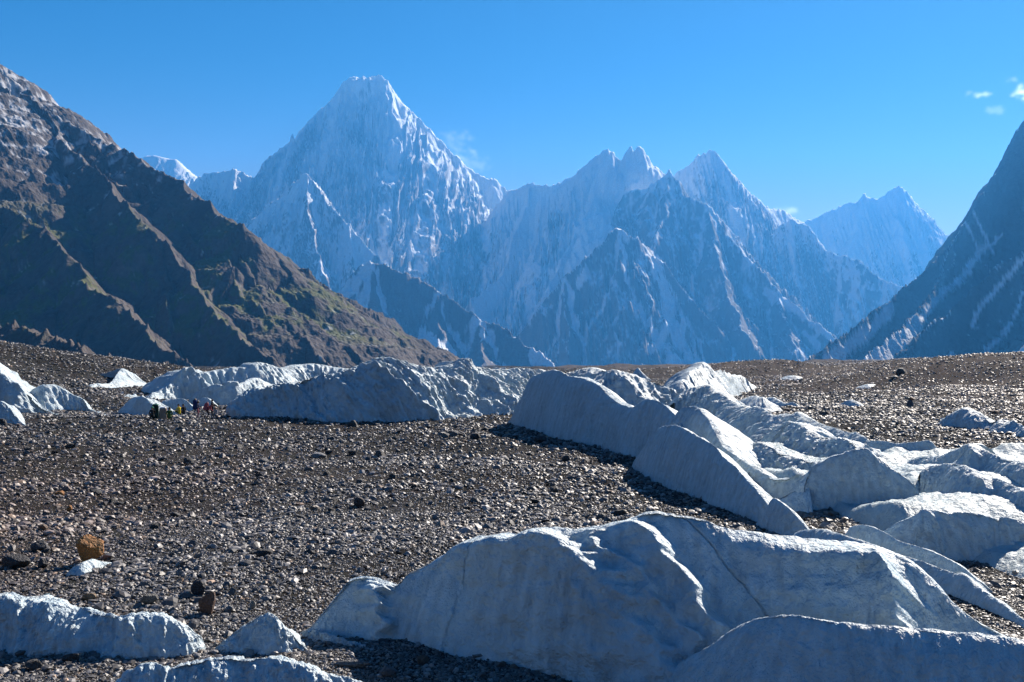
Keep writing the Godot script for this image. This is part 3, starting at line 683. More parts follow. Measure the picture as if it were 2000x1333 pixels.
	ice("low rounded ice hump right of the two-peaked pyramid", [[1436, 795, 798], [1446, 784, 801], [1456, 777, 803], [1480, 774, 805], [1498, 782, 806], [1516, 792, 806], [1530, 803, 805]], {"k": 1.2, "kb": 1.2, "flute": 0.04, "rough": 0.03, "dirt": 0.15})
	ice("small ice lump farther right along the gravel edge", [[1486, 786, 792], [1494, 779, 793], [1507, 776, 794], [1522, 782, 795], [1535, 788, 795], [1548, 785, 795], [1560, 793, 796]], {"k": 1.2, "kb": 1.2, "flute": 0.04, "rough": 0.04, "dirt": 0.2})
	ice("white sliver of ice beside the mushroom-shaped stone pillar", [[1640, 790, 793], [1655, 783, 794], [1663, 780, 795], [1672, 784, 795], [1684, 792, 795]], {"k": 1.6, "kb": 1.6, "dirt": 0.3, "rough": 0.06})
	ice("flat white ice sheet far away on the right-hand moraine", [[1522, 741, 742], [1535, 736, 743], [1550, 734, 743], [1562, 739, 742]], {"k": 2.5, "kb": 2.5, "dirt": 0.2})
	ice("thin white ice streak below the far moraine hummock", [[1672, 758, 759], [1682, 754, 760], [1694, 751, 760], [1702, 755, 759]], {"k": 2.5, "kb": 2.5, "dirt": 0.2})
	# middle distance, left half
	ice("big rough ice ridge closing the far side of the gravel plain", [[440, 812, 814], [452, 800, 815], [470, 785, 816], [494, 767, 816], [519, 760, 816], [557, 748, 817], [596, 736, 820], [627, 730, 824], [652, 729, 825], [697, 715, 825], [732, 710, 825], [757, 708, 825], [785, 712, 825], [809, 715, 824, 0.9], [841, 715, 822, 1.1], [865, 718, 820, 1.3], [907, 718, 818, 1.5], [960, 726, 814, 1.6], [1012, 725, 809, 1.6], [1047, 732, 805, 1.6], [1080, 745, 802, 1.6], [1110, 775, 810]], {"k": 0.85, "kb": 1.2, "flute": 0.06, "rough": 0.07, "big": 0.26, "dirt": 0.3, "jag": 0.03, "step": 0.10, "flow": -0.7, "spurs": [[0.50, 0.08, 1.0, 7.0], [0.14, 0.10, 0.6, 3.0], [0.28, 0.12, 0.6, 3.5]]})
	ice("white crested ice ridge behind the rough ridge's left end", [[302, 775, 780], [312, 764, 781], [325, 752, 782], [336, 737, 782], [350, 730, 782], [370, 722, 782], [385, 720, 782], [400, 726, 782], [425, 722, 782], [450, 720, 782], [475, 722, 782], [483, 715, 782], [515, 709, 782], [540, 715, 782], [575, 713, 782], [603, 711, 782], [627, 717, 782], [660, 722, 782], [720, 725, 782]], {"k": 1.2, "kb": 1.2, "flute": 0.09, "rough": 0.035, "big": 0.16, "dirt": 0.12, "spurs": [[0.14, 0.10, 1.6, 6.0], [0.42, 0.1, 0.9, 5.0]]})
	ice("knobbly blue ice shoulder below the white crested ridge", [[368, 786, 788], [375, 775, 790], [390, 764, 791], [410, 760, 792], [420, 754, 793], [435, 753, 793], [446, 745, 794], [467, 747, 794], [487, 742, 794], [505, 742, 794], [540, 752, 794], [570, 770, 794]], {"k": 0.7, "kb": 1.0, "flute": 0.07, "rough": 0.04, "big": 0.16, "dirt": 0.15, "spurs": [[0.4, 0.1, 0.8, 2.5]]})
	ice("low ice fin right behind the sitting hikers", [[248, 810, 812], [255, 800, 813], [262, 785, 813], [270, 776, 813], [282, 776, 813], [296, 778, 813], [312, 785, 813], [332, 800, 813], [345, 808, 813], [356, 814, 814]], {"k": 0.8, "kb": 1.3, "flute": 0.05, "rough": 0.03, "big": 0.2, "dirt": 0.1, "spurs": [[0.22, 0.25, 0.6, 2.0]]})
	ice("blue rounded ice face left of the standing hiker", [[314, 790, 802], [322, 782, 802], [332, 779, 803], [355, 779, 804], [366, 784, 804], [374, 792, 804], [384, 802, 804]], {"k": 0.6, "kb": 1.3, "flute": 0.02, "rough": 0.02, "big": 0.15, "dirt": 0.05})
	ice("small ice dome between standing hiker and crouching pair", [[386, 788, 794], [392, 780, 795], [400, 777, 796], [408, 780, 796], [416, 789, 796]], {"k": 0.6, "kb": 1.0, "big": 0.15, "dirt": 0.05})
	ice("cluster of little ice bumps uphill of the hikers", [[288, 776, 780], [296, 768, 781], [304, 770, 781], [312, 766, 782], [322, 771, 782], [334, 769, 782], [344, 776, 782]], {"k": 0.9, "kb": 1.2, "big": 0.3, "rough": 0.08, "dirt": 0.1})
	ice("tiny ice crust on the left moraine slope", [[242, 776, 778], [249, 771, 779], [256, 773, 779], [264, 771, 780], [274, 778, 781]], {"k": 1.0, "kb": 1.2, "big": 0.3, "rough": 0.08, "dirt": 0.1})
	ice("bright white ice tent standing alone before the brown mountain", [[176, 755, 757], [186, 750, 758], [212, 749, 758], [224, 736, 758], [235, 721, 757], [250, 729, 756], [265, 737, 755], [287, 749, 753], [296, 754, 755]], {"k": 1.4, "kb": 1.4, "flute": 0.06, "rough": 0.03, "big": 0.12, "dirt": 0.2})
	ice("white ice slope descending from the left edge", [[-140, 660, 800], [-60, 690, 803], [-20, 706, 806], [0, 719, 807], [15, 736, 808], [32, 747, 808], [50, 760, 808], [66, 771, 808], [82, 787, 808], [100, 806, 809], [108, 812, 812]], {"k": 0.75, "kb": 1.3, "flute": 0.07, "rough": 0.04, "big": 0.2, "dirt": 0.12, "spurs": [[0.55, 0.12, 0.9, 3.0]]})
	ice("rounded ice hump beside the left-edge ice slope", [[58, 785, 803], [66, 771, 803], [80, 757, 803], [92, 756, 803], [105, 757, 803], [125, 765, 803], [145, 775, 803], [160, 787, 803], [175, 800, 803], [188, 806, 807], [206, 812, 813]], {"k": 0.9, "kb": 1.2, "flute": 0.09, "rough": 0.05, "big": 0.25, "dirt": 0.15, "spurs": [[0.35, 0.2, 0.5, 2.0]]})
	ice("low ice tongue at left edge nearest the gravel plain", [[-60, 770, 828], [-20, 776, 828], [0, 785, 828], [12, 792, 829], [27, 810, 829], [42, 826, 830], [50, 832, 833]], {"k": 0.8, "kb": 1.0, "flute": 0.06, "rough": 0.05, "big": 0.2, "dirt": 0.15})

# ---------------------------------------------------------------- stones
func rock_mesh(sd: int, sub: int, flat: Vector3, cuts: int) -> ArrayMesh:
	# a ball cut by random planes: angular slabs
	var r := RandomNumberGenerator.new()
	r.seed = sd
	var pl := []
	for k in cuts:
		var n := Vector3(r.randfn(), r.randfn(), r.randfn()).normalized()
		pl.append([n, r.randf_range(0.45, 0.85)])
	var verts := PackedVector3Array()
	var g := (1.0 + sqrt(5.0)) / 2.0
	var b := [Vector3(-1, g, 0), Vector3(1, g, 0), Vector3(-1, -g, 0), Vector3(1, -g, 0), Vector3(0, -1, g), Vector3(0, 1, g), Vector3(0, -1, -g), Vector3(0, 1, -g), Vector3(g, 0, -1), Vector3(g, 0, 1), Vector3(-g, 0, -1), Vector3(-g, 0, 1)]
	var tri := [[0, 11, 5], [0, 5, 1], [0, 1, 7], [0, 7, 10], [0, 10, 11], [1, 5, 9], [5, 11, 4], [11, 10, 2], [10, 7, 6], [7, 1, 8], [3, 9, 4], [3, 4, 2], [3, 2, 6], [3, 6, 8], [3, 8, 9], [4, 9, 5], [2, 4, 11], [6, 2, 10], [8, 6, 7], [9, 8, 1]]
	var fs := []
	var turn := Basis(Vector3(r.randfn(), r.randfn(), r.randfn()).normalized(), r.randf() * TAU)
	for t in tri: fs.append([(turn * b[t[0]]).normalized(), (turn * b[t[1]]).normalized(), (turn * b[t[2]]).normalized()])
	for s in sub:
		var nx := []
		for f in fs:
			var ab: Vector3 = (f[0] + f[1]).normalized()
			var bc: Vector3 = (f[1] + f[2]).normalized()
			var ca: Vector3 = (f[2] + f[0]).normalized()
			nx.append_array([[f[0], ab, ca], [ab, f[1], bc], [ca, bc, f[2]], [ab, bc, ca]])
		fs = nx
	var nn := PackedVector3Array()
	for f in fs:
		var q := []
		for p: Vector3 in f:
			var rad := 1.0
			for c in pl:
				var e: float = p.dot(c[0])
				if e > 0.05: rad = minf(rad, c[1] / e)
			rad *= 1.0 + 0.05 * n_fine.get_noise_3d(p.x * 2.0 + sd, p.y * 2.0, p.z * 2.0)
			q.append(p * rad * flat)
		var nrm: Vector3 = (q[2] - q[0]).cross(q[1] - q[0]).normalized()
		if nrm.dot(q[0] + q[1] + q[2]) < 0.0:
			nrm = -nrm
			q = [q[0], q[2], q[1]]
		for p in q:
			verts.append(p); nn.append(nrm)
	return mesh_of(verts, nn, PackedColorArray(), PackedInt32Array())

func stone_colour(x: float, z: float) -> Color:
	var g := 0.045 + 0.17 * pow(rng.randf(), 2.6)
	var hue := rng.randf()
	var left := ss(-9.0, -17.0, x) * ss(90.0, 40.0, -z)
	var right := ss(0.0, 60.0, x - 25.0) * ss(60.0, 120.0, -z)
	var warm := 0.06 + 0.22 * left + 0.2 * right
	if hue < 0.05 + 0.12 * left: return Color(g * 1.7, g * 1.15, g * 0.75)
	if hue > 0.985: g *= 1.8
	g *= 1.0 + 0.8 * right
	return Color(g * (1.0 + warm), g, g * (1.0 - 0.5 * warm))

func build_gravel() -> void:
	var variants := []
	for k in 8:
		variants.append(rock_mesh(100 + k, 1 if k < 3 else 0, Vector3(1.0, [0.32, 0.45, 0.6, 0.28, 0.4, 0.55, 0.3, 0.75][k], [0.7, 0.8, 0.9, 0.75, 0.6, 0.9, 0.85, 0.8][k]), 7))
	var buf := []
	for k in 8: buf.append(PackedFloat32Array())
	var total := 760000
	for i in total:
		var a := rng.randf_range(-0.60, 0.60)
		var u := rng.randf()
		var d0 := 12.0
		var d1 := 1300.0
		var r := 1.0 / pow(lerpf(pow(1.0 / d0, 1.15), pow(1.0 / d1, 1.15), u), 1.0 / 1.15)
		if i % 4 == 0: r = lerpf(110.0, 1000.0, pow(rng.randf(), 1.7))
		var x := sin(a) * r
		var z := -cos(a) * r
		if i % 24 == 1:
			var w := rubble[rng.randi() % rubble.size()]
			var reach := 0.02 * -w.z
			x = w.x + rng.randfn() * reach * 1.4
			z = w.z + rng.randfn() * reach * 0.6 + reach * 0.5
			r = sqrt(x * x + z * z)
		var y := ground_y(x, z)
		var patch := 1.0 + 0.5 * n_low.get_noise_2d(x * 0.11, z * 0.11)
		var s := patch * 0.00098 * r * exp(rng.randfn() * 0.62) + 0.008
		s = minf(s, 0.26 + 0.0006 * r)
		var bs := Basis(Vector3.UP, rng.randf() * TAU)
		bs = Basis(Vector3(rng.randfn(), 0.0, rng.randfn()).normalized(), rng.randfn() * 0.42) * bs
		bs = bs.scaled(Vector3.ONE * s)
		var c := stone_colour(x, z)
		var p := Vector3(x, y + s * 0.12, z)
		var q: PackedFloat32Array = buf[i % 8]
		q.append_array([bs.x.x, bs.y.x, bs.z.x, p.x, bs.x.y, bs.y.y, bs.z.y, p.y, bs.x.z, bs.y.z, bs.z.z, p.z, c.r, c.g, c.b, 1.0])
		buf[i % 8] = q
	var root := Node3D.new()
	root.name = "gravel"
	add_child(root)
	tag(root, "loose grey slate gravel strewn over the whole moraine", "gravel", "", "stuff")
	for k in 8:
		var mm := MultiMesh.new()
		mm.transform_format = MultiMesh.TRANSFORM_3D
		mm.use_colors = true
		mm.mesh = variants[k]
		mm.instance_count = buf[k].size() / 16
		mm.buffer = buf[k]
		var o := MultiMeshInstance3D.new()
		o.name = "gravel_stones"
		o.multimesh = mm
		o.material_override = M.stone
		o.set_meta("kind", "stuff")
		root.add_child(o, true)

func boulder(called: String, label: String, category: String, px: float, py: float, w_px: float, h_px: float, col: Color, sd: int, sink := 0.12, group := "", cuts := 9, lift := 0.0, depth := 0.8) -> MeshInstance3D:
	# py: where it meets the gravel
	var p := on_ground(px, py)
	var m := -p.z / FOCAL
	var s := Vector3(w_px * m * 0.5, h_px * m * 0.5, w_px * m * 0.5 * depth)
	var mesh := rock_mesh(sd, 3, s / 0.78, cuts)
	var mat := M.boulder.duplicate() as StandardMaterial3D
	mat.albedo_color = col.linear_to_srgb()
	var o := place(called, mesh, mat)
	o.position = p + Vector3(0, s.y * (1.0 - 2.0 * sink) + lift, -s.z * 0.6)
	tag(o, label, category, group)
	return o

func build_rocks() -> void:
	var orange := Color(0.62, 0.26, 0.06)
	# boulder perched on a stub of ice
	ice("short ice stub under the orange boulder", [[128, 1122, 1126], [142, 1108, 1128], [160, 1098, 1126], [180, 1094, 1120], [196, 1098, 1114], [215, 1100, 1108], [236, 1103, 1106]], {"k": 0.8, "kb": 1.0, "big": 0.2, "rough": 0.08, "dirt": 0.2})
	boulder("boulder", "large orange boulder perched on an ice stub, lower left", "boulder", 170, 1104, 50, 50, orange, 45, 0.02, "", 11, 0.03)
	boulder("boulder", "upright dark brown block with rusty right side above left ridges", "boulder", 405, 1203, 31, 46, Color(0.16, 0.085, 0.055), 12, 0.06, "", 10, 0.0, 0.7)
	boulder("boulder", "rounded pale grey boulder above the low lumpy ice mound", "boulder", 287, 1184, 30, 26, Color(0.20, 0.19, 0.17), 13, 0.1, "", 16)
	boulder("boulder", "small tan boulder left of the rounded pale grey one", "boulder", 168, 1174, 26, 16, Color(0.34, 0.23, 0.13), 14, 0.1, "", 14)
	boulder("boulder", "black tilted slab beside the upright brown block", "boulder", 386, 1165, 24, 30, Color(0.035, 0.035, 0.045), 15, 0.1)
	boulder("boulder", "dark angular boulder at lower left edge with blue ice below", "boulder", 24, 1112, 44, 26, Color(0.05, 0.05, 0.055), 16, 0.1)
	boulder("boulder", "dark slab propped on ice left of the orange boulder", "boulder", 76, 1078, 30, 20, Color(0.08, 0.08, 0.085), 17, 0.05)
	boulder("boulder", "black squat boulder right below the orange boulder's left", "boulder", 82, 1110, 20, 18, Color(0.04, 0.04, 0.045), 18)
	boulder("boulder", "rusty orange stone highest of the little orange group", "boulder", 113, 970, 16, 12, orange, 19)
	boulder("boulder", "bright orange pebble-sized stone right in the orange group", "boulder", 134, 1000, 12, 12, orange, 20)
	boulder("boulder", "pinkish flat stone top right of the orange group", "boulder", 127, 960, 18, 12, Color(0.28, 0.2, 0.165), 21)
	boulder("boulder", "brownish lump lowest of the orange group", "boulder", 80, 1038, 18, 16, Color(0.25, 0.165, 0.11), 22)
	boulder("boulder", "pale tilted flagstone lying mid-plain near the far ice ridge", "boulder", 620, 895, 26, 10, Color(0.34, 0.34, 0.34), 23, 0.1)
	boulder("boulder", "pointed reddish-black stone in the middle of the plain", "boulder", 700, 992, 18, 20, Color(0.075, 0.055, 0.05), 24)
	boulder("boulder", "black block above the left end of the long ridge", "boulder", 514, 1088, 26, 16, Color(0.03, 0.03, 0.032), 25)
	boulder("boulder", "black boulder near the foot of the tall dark-faced fin", "boulder", 929, 860, 18, 14, Color(0.035, 0.035, 0.04), 26)
	boulder("boulder", "dark slab at the shadow edge under the tall dark-faced fin", "boulder", 1056, 866, 22, 14, Color(0.03, 0.03, 0.034), 27)
	boulder("boulder", "dark rounded boulder on the right-hand far moraine crest", "boulder", 1760, 731, 19, 12, Color(0.05, 0.045, 0.05), 28, 0.1)
	boulder("boulder", "dark outcrop block right of the far moraine crest boulder", "boulder", 1746, 740, 16, 7, Color(0.06, 0.055, 0.06), 29, 0.1)
	boulder("boulder", "long pale slab in front of the long ridge's left foot", "boulder", 690, 1306, 62, 14, Color(0.18, 0.18, 0.18), 30, 0.1, "", 9, 0.0, 0.3)
	boulder("boulder", "wedge-shaped slate block below the long ridge's shadow", "boulder", 758, 1322, 34, 18, Color(0.10, 0.10, 0.11), 31, 0.1)
	boulder("boulder", "brown squarish stone beside the wedge-shaped slate block", "boulder", 825, 1300, 20, 18, Color(0.11, 0.09, 0.075), 32, 0.08)
	boulder("boulder", "black lump in front of the low lumpy ice mound", "boulder", 135, 1296, 26, 20, Color(0.04, 0.038, 0.036), 33, 0.08)
	boulder("boulder", "dark flat slab at bottom left below the ice mound", "boulder", 65, 1310, 34, 18, Color(0.06, 0.055, 0.05), 34, 0.08)
	boulder("boulder", "cream stone standing left of the pointed ice mound's top", "boulder", 492, 1192, 13, 16, Color(0.36, 0.32, 0.26), 35, 0.05)
	boulder("boulder", "rusty flat stone among gravel at far right, above ice block", "boulder", 1945, 808, 15, 8, Color(0.20, 0.10, 0.06), 36)
	boulder("boulder", "brown stone on gravel edge above the upper ice ridge", "boulder", 1612, 812, 16, 8, Color(0.13, 0.075, 0.045), 37)
	boulder("boulder", "reddish stone nearest the low rounded ice hump", "boulder", 1538, 805, 12, 7, Color(0.17, 0.09, 0.05), 38)
	# mushroom pillar: capstone on a dark stem
	var foot := on_ground(1778, 794)
	var u := -foot.z / FOCAL
	var pil := Node3D.new()
	pil.name = "glacier_table"
	add_child(pil)
	pil.position = foot
	tag(pil, "mushroom-shaped pillar with rusty capstone on dark stem", "rock pillar")
	var stem := CylinderMesh.new()
	stem.top_radius = 2.6 * u; stem.bottom_radius = 7.0 * u; stem.height = 14.0 * u
	stem.radial_segments = 9; stem.rings = 3
	var sm := place("stem", rock_mesh(71, 3, Vector3(7.0 * u, 12.5 * u, 6.0 * u), 5), plain(Color(0.05, 0.05, 0.06)), pil)
	sm.position = Vector3(0, 1.0 * u, 0)
	var neck := place("neck", stem, plain(Color(0.05, 0.05, 0.055)), pil)
	neck.position = Vector3(0, 6.5 * u, 0)
	var cap := place("capstone", rock_mesh(72, 3, Vector3(8.0 * u, 3.4 * u, 7.0 * u), 9), plain(Color(0.22, 0.12, 0.06)), pil)
	cap.position = Vector3(0.5 * u, 14.6 * u, 0)
	cap.rotation.z = -0.12
	# loose slabs and blocks one can tell apart on the plain
	var protos := []
	for k in 10:
		protos.append(rock_mesh(300 + k, 2, Vector3(1.0, [0.35, 0.5, 0.62, 0.3, 0.8, 0.42, 0.55, 0.7, 0.38, 0.9][k], [0.7, 0.85, 0.9, 0.8, 0.9, 0.6, 0.8, 0.95, 0.75, 0.8][k]), 8))
	var mats := []
	for k in 6:
		var m := M.boulder.duplicate() as StandardMaterial3D
		var g: float = [0.035, 0.05, 0.075, 0.11, 0.16, 0.06][k]
		m.albedo_color = Color(g * 1.04, g, g * 0.98).linear_to_srgb()
		mats.append(m)
	var made := 0
	while made < 270:
		var px := rng.randf_range(-10.0, 1290.0)
		var py := 828.0 + 500.0 * pow(rng.randf(), 1.25)
		if py > 1000.0 + 0.0 and px > 780.0 and py > 1290.0 - (px - 600.0) * 0.45: continue
		if px > 1000.0 and py < 830.0 + (px - 1000.0) * 0.42: continue
		if px > 1240.0 and py > 990.0: continue
		if py > 1160.0 and px < 420.0 and py < 1290.0: continue
		if py > 1120.0 and px > 590.0: continue
		if py > 1270.0 and px > 220.0: continue
		var p := on_ground(px, py)
		var w := -p.z / FOCAL * (5.0 + 9.0 * pow(rng.randf(), 2.2))
		var tint := rng.randi() % 6
		var o := place("stone", protos[made % 10], mats[tint])
		o.basis = (Basis(Vector3(rng.randfn(), 0, rng.randfn()).normalized(), rng.randfn() * 0.25) * Basis(Vector3.UP, rng.randf() * TAU)).scaled(Vector3.ONE * w)
		o.position = p + Vector3(0, w * 0.2, 0)
		var tone: String = ["near-black", "charcoal", "dark grey", "mid grey", "pale grey", "dull black"][tint]
		var side := "left part" if px < 430.0 else ("middle" if px < 860.0 else "right part")
		var depth := "towards far ridge" if py < 930.0 else ("halfway across" if py < 1080.0 else "close to the viewer")
		tag(o, "%s slate block, %s of gravel plain, %s" % [tone, side, depth], "stone", "loose slate blocks on the gravel plain")
		made += 1

# ---------------------------------------------------------------- people
func body_mesh(bones: Array, cell: float) -> ArrayMesh:
	# tapered capsules joined smoothly, meshed as surface nets
	var lo := Vector3.ONE * 1e9
	var hi := -lo
	for b in bones:
		var r: float = maxf(b[2], b[3]) + cell * 2.0
		lo = lo.min(b[0] - Vector3.ONE * r).min(b[1] - Vector3.ONE * r)
		hi = hi.max(b[0] + Vector3.ONE * r).max(b[1] + Vector3.ONE * r)
	var n := Vector3i(((hi - lo) / cell).ceil()) + Vector3i.ONE
	var f := PackedFloat32Array()
	f.resize(n.x * n.y * n.z)
	var who := PackedInt32Array()
	who.resize(f.size())
	for z in n.z: for y in n.y: for x in n.x:
		var p := lo + Vector3(x, y, z) * cell
		var acc := 1e9
		var best := 1e9
		var bi := 0
		for k in bones.size():
			var b: Array = bones[k]
			var ab: Vector3 = b[1] - b[0]
			var t := clampf((p - b[0]).dot(ab) / maxf(ab.length_squared(), 1e-6), 0.0, 1.0)
			var d: float = (p - (b[0] + ab * t)).length() - lerpf(b[2], b[3], t)
			if d < best: best = d; bi = k
			var h := maxf(0.035 - absf(acc - d), 0.0) / 0.035
			acc = minf(acc, d) - h * h * 0.035 * 0.25
		var q := x + n.x * (y + n.y * z)
		f[q] = acc
		who[q] = bi
	var vid := PackedInt32Array(); vid.resize(f.size()); vid.fill(-1)
	var v := PackedVector3Array(); var nn := PackedVector3Array(); var c := PackedColorArray(); var idx := PackedInt32Array()
	var off := [0, 1, n.x, n.x + 1, n.x * n.y, n.x * n.y + 1, n.x * n.y + n.x, n.x * n.y + n.x + 1]
	for z in n.z - 1: for y in n.y - 1: for x in n.x - 1:
		var q := x + n.x * (y + n.y * z)
		var neg := 0
		for o in off: neg += 1 if f[q + o] < 0.0 else 0
		if neg == 0 or neg == 8: continue
		var s := Vector3.ZERO
		var m := 0
		for e in [[0, 1], [2, 3], [4, 5], [6, 7], [0, 2], [1, 3], [4, 6], [5, 7], [0, 4], [1, 5], [2, 6], [3, 7]]:
			var a := f[q + off[e[0]]]
			var b := f[q + off[e[1]]]
			if (a < 0.0) != (b < 0.0):
				var t := a / (a - b)
				var A := Vector3(e[0] & 1, (e[0] >> 1) & 1, e[0] >> 2)
				var B := Vector3(e[1] & 1, (e[1] >> 1) & 1, e[1] >> 2)
				s += A.lerp(B, t)
				m += 1
		vid[q] = v.size()
		v.append(lo + (Vector3(x, y, z) + s / m) * cell)
		nn.append(Vector3(f[q + 1] - f[q], f[q + n.x] - f[q], f[q + n.x * n.y] - f[q]).normalized())
		c.append(bones[who[q]][4])
	var st := [1, n.x, n.x * n.y]
	for z in range(1, n.z - 1): for y in range(1, n.y - 1): for x in range(1, n.x - 1):
		var q := x + n.x * (y + n.y * z)
		for ax in 3:
			var a := f[q] < 0.0
			if a == (f[q + st[ax]] < 0.0): continue
			var u: int = st[(ax + 1) % 3]
			var w: int = st[(ax + 2) % 3]
			var r := [vid[q], vid[q - u], vid[q - u - w], vid[q - w]]
			if r.min() < 0: continue
			if a: idx.append_array([r[0], r[2], r[1], r[0], r[3], r[2]])
			else: idx.append_array([r[0], r[1], r[2], r[0], r[2], r[3]])
	return mesh_of(v, nn, c, idx)

func person(label: String, px: float, py: float, turn: float, pose: String, top: Color, legs: Color, hat: Color) -> void:
	var skin := Color(0.30, 0.17, 0.11)
	var boot := Color(0.03, 0.025, 0.02)
	var bones := []
	var sgn := [-1.0, 1.0]
	var head := Vector3(0, 1.58, -0.02)
	if pose == "stand":
		for s in sgn:
			bones.append([Vector3(s * 0.09, 0.92, 0.0), Vector3(s * 0.10, 0.50, -0.03), 0.095, 0.065, legs])
			bones.append([Vector3(s * 0.10, 0.50, -0.03), Vector3(s * 0.11, 0.10, 0.02), 0.065, 0.048, legs])
			bones.append([Vector3(s * 0.11, 0.045, 0.04), Vector3(s * 0.12, 0.04, -0.14), 0.05, 0.04, boot])
			bones.append([Vector3(s * 0.19, 1.38, 0.02), Vector3(s * 0.25, 1.12, 0.05), 0.06, 0.048, top])
			bones.append([Vector3(s * 0.25, 1.12, 0.05), Vector3(s * 0.19, 0.98, -0.17), 0.048, 0.036, top])
			hand(bones, Vector3(s * 0.19, 0.98, -0.17), Vector3(-s * 0.05, -0.01, -0.1).normalized(), s, skin)
		bones.append([Vector3(0, 0.95, 0.0), Vector3(0, 1.15, -0.01), 0.14, 0.135, top])
		bones.append([Vector3(0, 1.15, -0.01), Vector3(0, 1.34, 0.02), 0.135, 0.15, top])
		bones.append([Vector3(-0.12, 1.37, 0.02), Vector3(0.12, 1.37, 0.02), 0.085, 0.085, top])
		bones.append([Vector3(0, 1.40, 0.02), Vector3(0, 1.50, 0.0), 0.06, 0.055, skin])
	elif pose == "sit":
		head = Vector3(0, 1.04, -0.08)
		for s in sgn:
			bones.append([Vector3(s * 0.10, 0.32, 0.05), Vector3(s * 0.16, 0.50, -0.34), 0.10, 0.072, legs])
			bones.append([Vector3(s * 0.16, 0.50, -0.34), Vector3(s * 0.14, 0.10, -0.46), 0.072, 0.05, legs])
			bones.append([Vector3(s * 0.14, 0.045, -0.44), Vector3(s * 0.15, 0.04, -0.62), 0.05, 0.04, boot])
			bones.append([Vector3(s * 0.19, 0.84, 0.0), Vector3(s * 0.27, 0.60, -0.08), 0.06, 0.048, top])
			bones.append([Vector3(s * 0.27, 0.60, -0.08), Vector3(s * 0.15, 0.56, -0.29), 0.048, 0.036, top])
			hand(bones, Vector3(s * 0.15, 0.56, -0.29), Vector3(-s * 0.04, 0.0, -0.1).normalized(), s, skin)
		bones.append([Vector3(0, 0.33, 0.06), Vector3(0, 0.58, 0.06), 0.15, 0.135, top])
		bones.append([Vector3(0, 0.58, 0.06), Vector3(0, 0.80, 0.0), 0.135, 0.15, top])
		bones.append([Vector3(-0.12, 0.83, 0.0), Vector3(0.12, 0.83, 0.0), 0.085, 0.085, top])
		bones.append([Vector3(0, 0.86, -0.01), Vector3(0, 0.96, -0.05), 0.06, 0.055, skin])
	else: # bend: leaning forward over bent knees
		head = Vector3(0, 1.28, -0.44)
		for s in sgn:
			bones.append([Vector3(s * 0.10, 0.80, 0.05), Vector3(s * 0.13, 0.45, -0.12), 0.10, 0.068, legs])
			bones.append([Vector3(s * 0.13, 0.45, -0.12), Vector3(s * 0.12, 0.10, 0.06), 0.068, 0.05, legs])
			bones.append([Vector3(s * 0.12, 0.045, 0.08), Vector3(s * 0.13, 0.04, -0.10), 0.05, 0.04, boot])
			bones.append([Vector3(s * 0.19, 1.15, -0.28), Vector3(s * 0.22, 0.88, -0.30), 0.06, 0.048, top])
			bones.append([Vector3(s * 0.22, 0.88, -0.30), Vector3(s * 0.13, 0.74, -0.46), 0.048, 0.036, top])
			hand(bones, Vector3(s * 0.13, 0.74, -0.46), Vector3(-s * 0.04, -0.06, -0.07).normalized(), s, skin)
		bones.append([Vector3(0, 0.82, 0.05), Vector3(0, 1.02, -0.11), 0.145, 0.135, top])
		bones.append([Vector3(0, 1.02, -0.11), Vector3(0, 1.14, -0.26), 0.135, 0.15, top])
		bones.append([Vector3(-0.12, 1.15, -0.28), Vector3(0.12, 1.15, -0.28), 0.085, 0.085, top])
		bones.append([Vector3(0, 1.17, -0.32), Vector3(0, 1.23, -0.40), 0.06, 0.055, skin])
	# head: skull, jaw, nose, ears
	bones.append([head + Vector3(0, 0.05, 0.02), head + Vector3(0, 0.0, -0.01), 0.095, 0.085, skin])
	bones.append([head + Vector3(0, -0.03, -0.03), head + Vector3(0, -0.07, -0.055), 0.07, 0.045, skin])
	bones.append([head + Vector3(0, 0.0, -0.09), head + Vector3(0, -0.03, -0.115), 0.016, 0.02, skin])
	for s in sgn: bones.append([head + Vector3(s * 0.092, 0.0, 0.01), head + Vector3(s * 0.096, -0.03, 0.01), 0.018, 0.014, skin])
	var root := Node3D.new()
	root.name = numbered("person")
	add_child(root)
	root.position = on_ground(px, py)
	root.rotation.y = turn
	tag(root, label, "person", "hikers resting by the ice")
	place("body", body_mesh(bones, 0.024), M.cloth, root)
	# cap with a brim
	var hm := plain(hat, 0.9)
	var dome := SphereMesh.new()
	dome.radius = 0.112; dome.height = 0.15; dome.is_hemisphere = true; dome.radial_segments = 16; dome.rings = 6
	var hd := place("hat", dome, hm, root)
	hd.position = head + Vector3(0, 0.055, 0.005)
	var br := CylinderMesh.new()
	br.top_radius = 0.15; br.bottom_radius = 0.165; br.height = 0.018; br.radial_segments = 18
	var bo := place("brim", br, hm, hd)
	bo.position = Vector3(0, 0.0, -0.02)
	# eyes
	var em := plain(Color(0.01, 0.01, 0.012), 0.3)
	var es := SphereMesh.new()
	es.radius = 0.012; es.height = 0.024; es.radial_segments = 8; es.rings = 4
	for s in sgn:
		var e := place("eye", es, em, root)
		e.position = head + Vector3(s * 0.034, 0.012, -0.088)

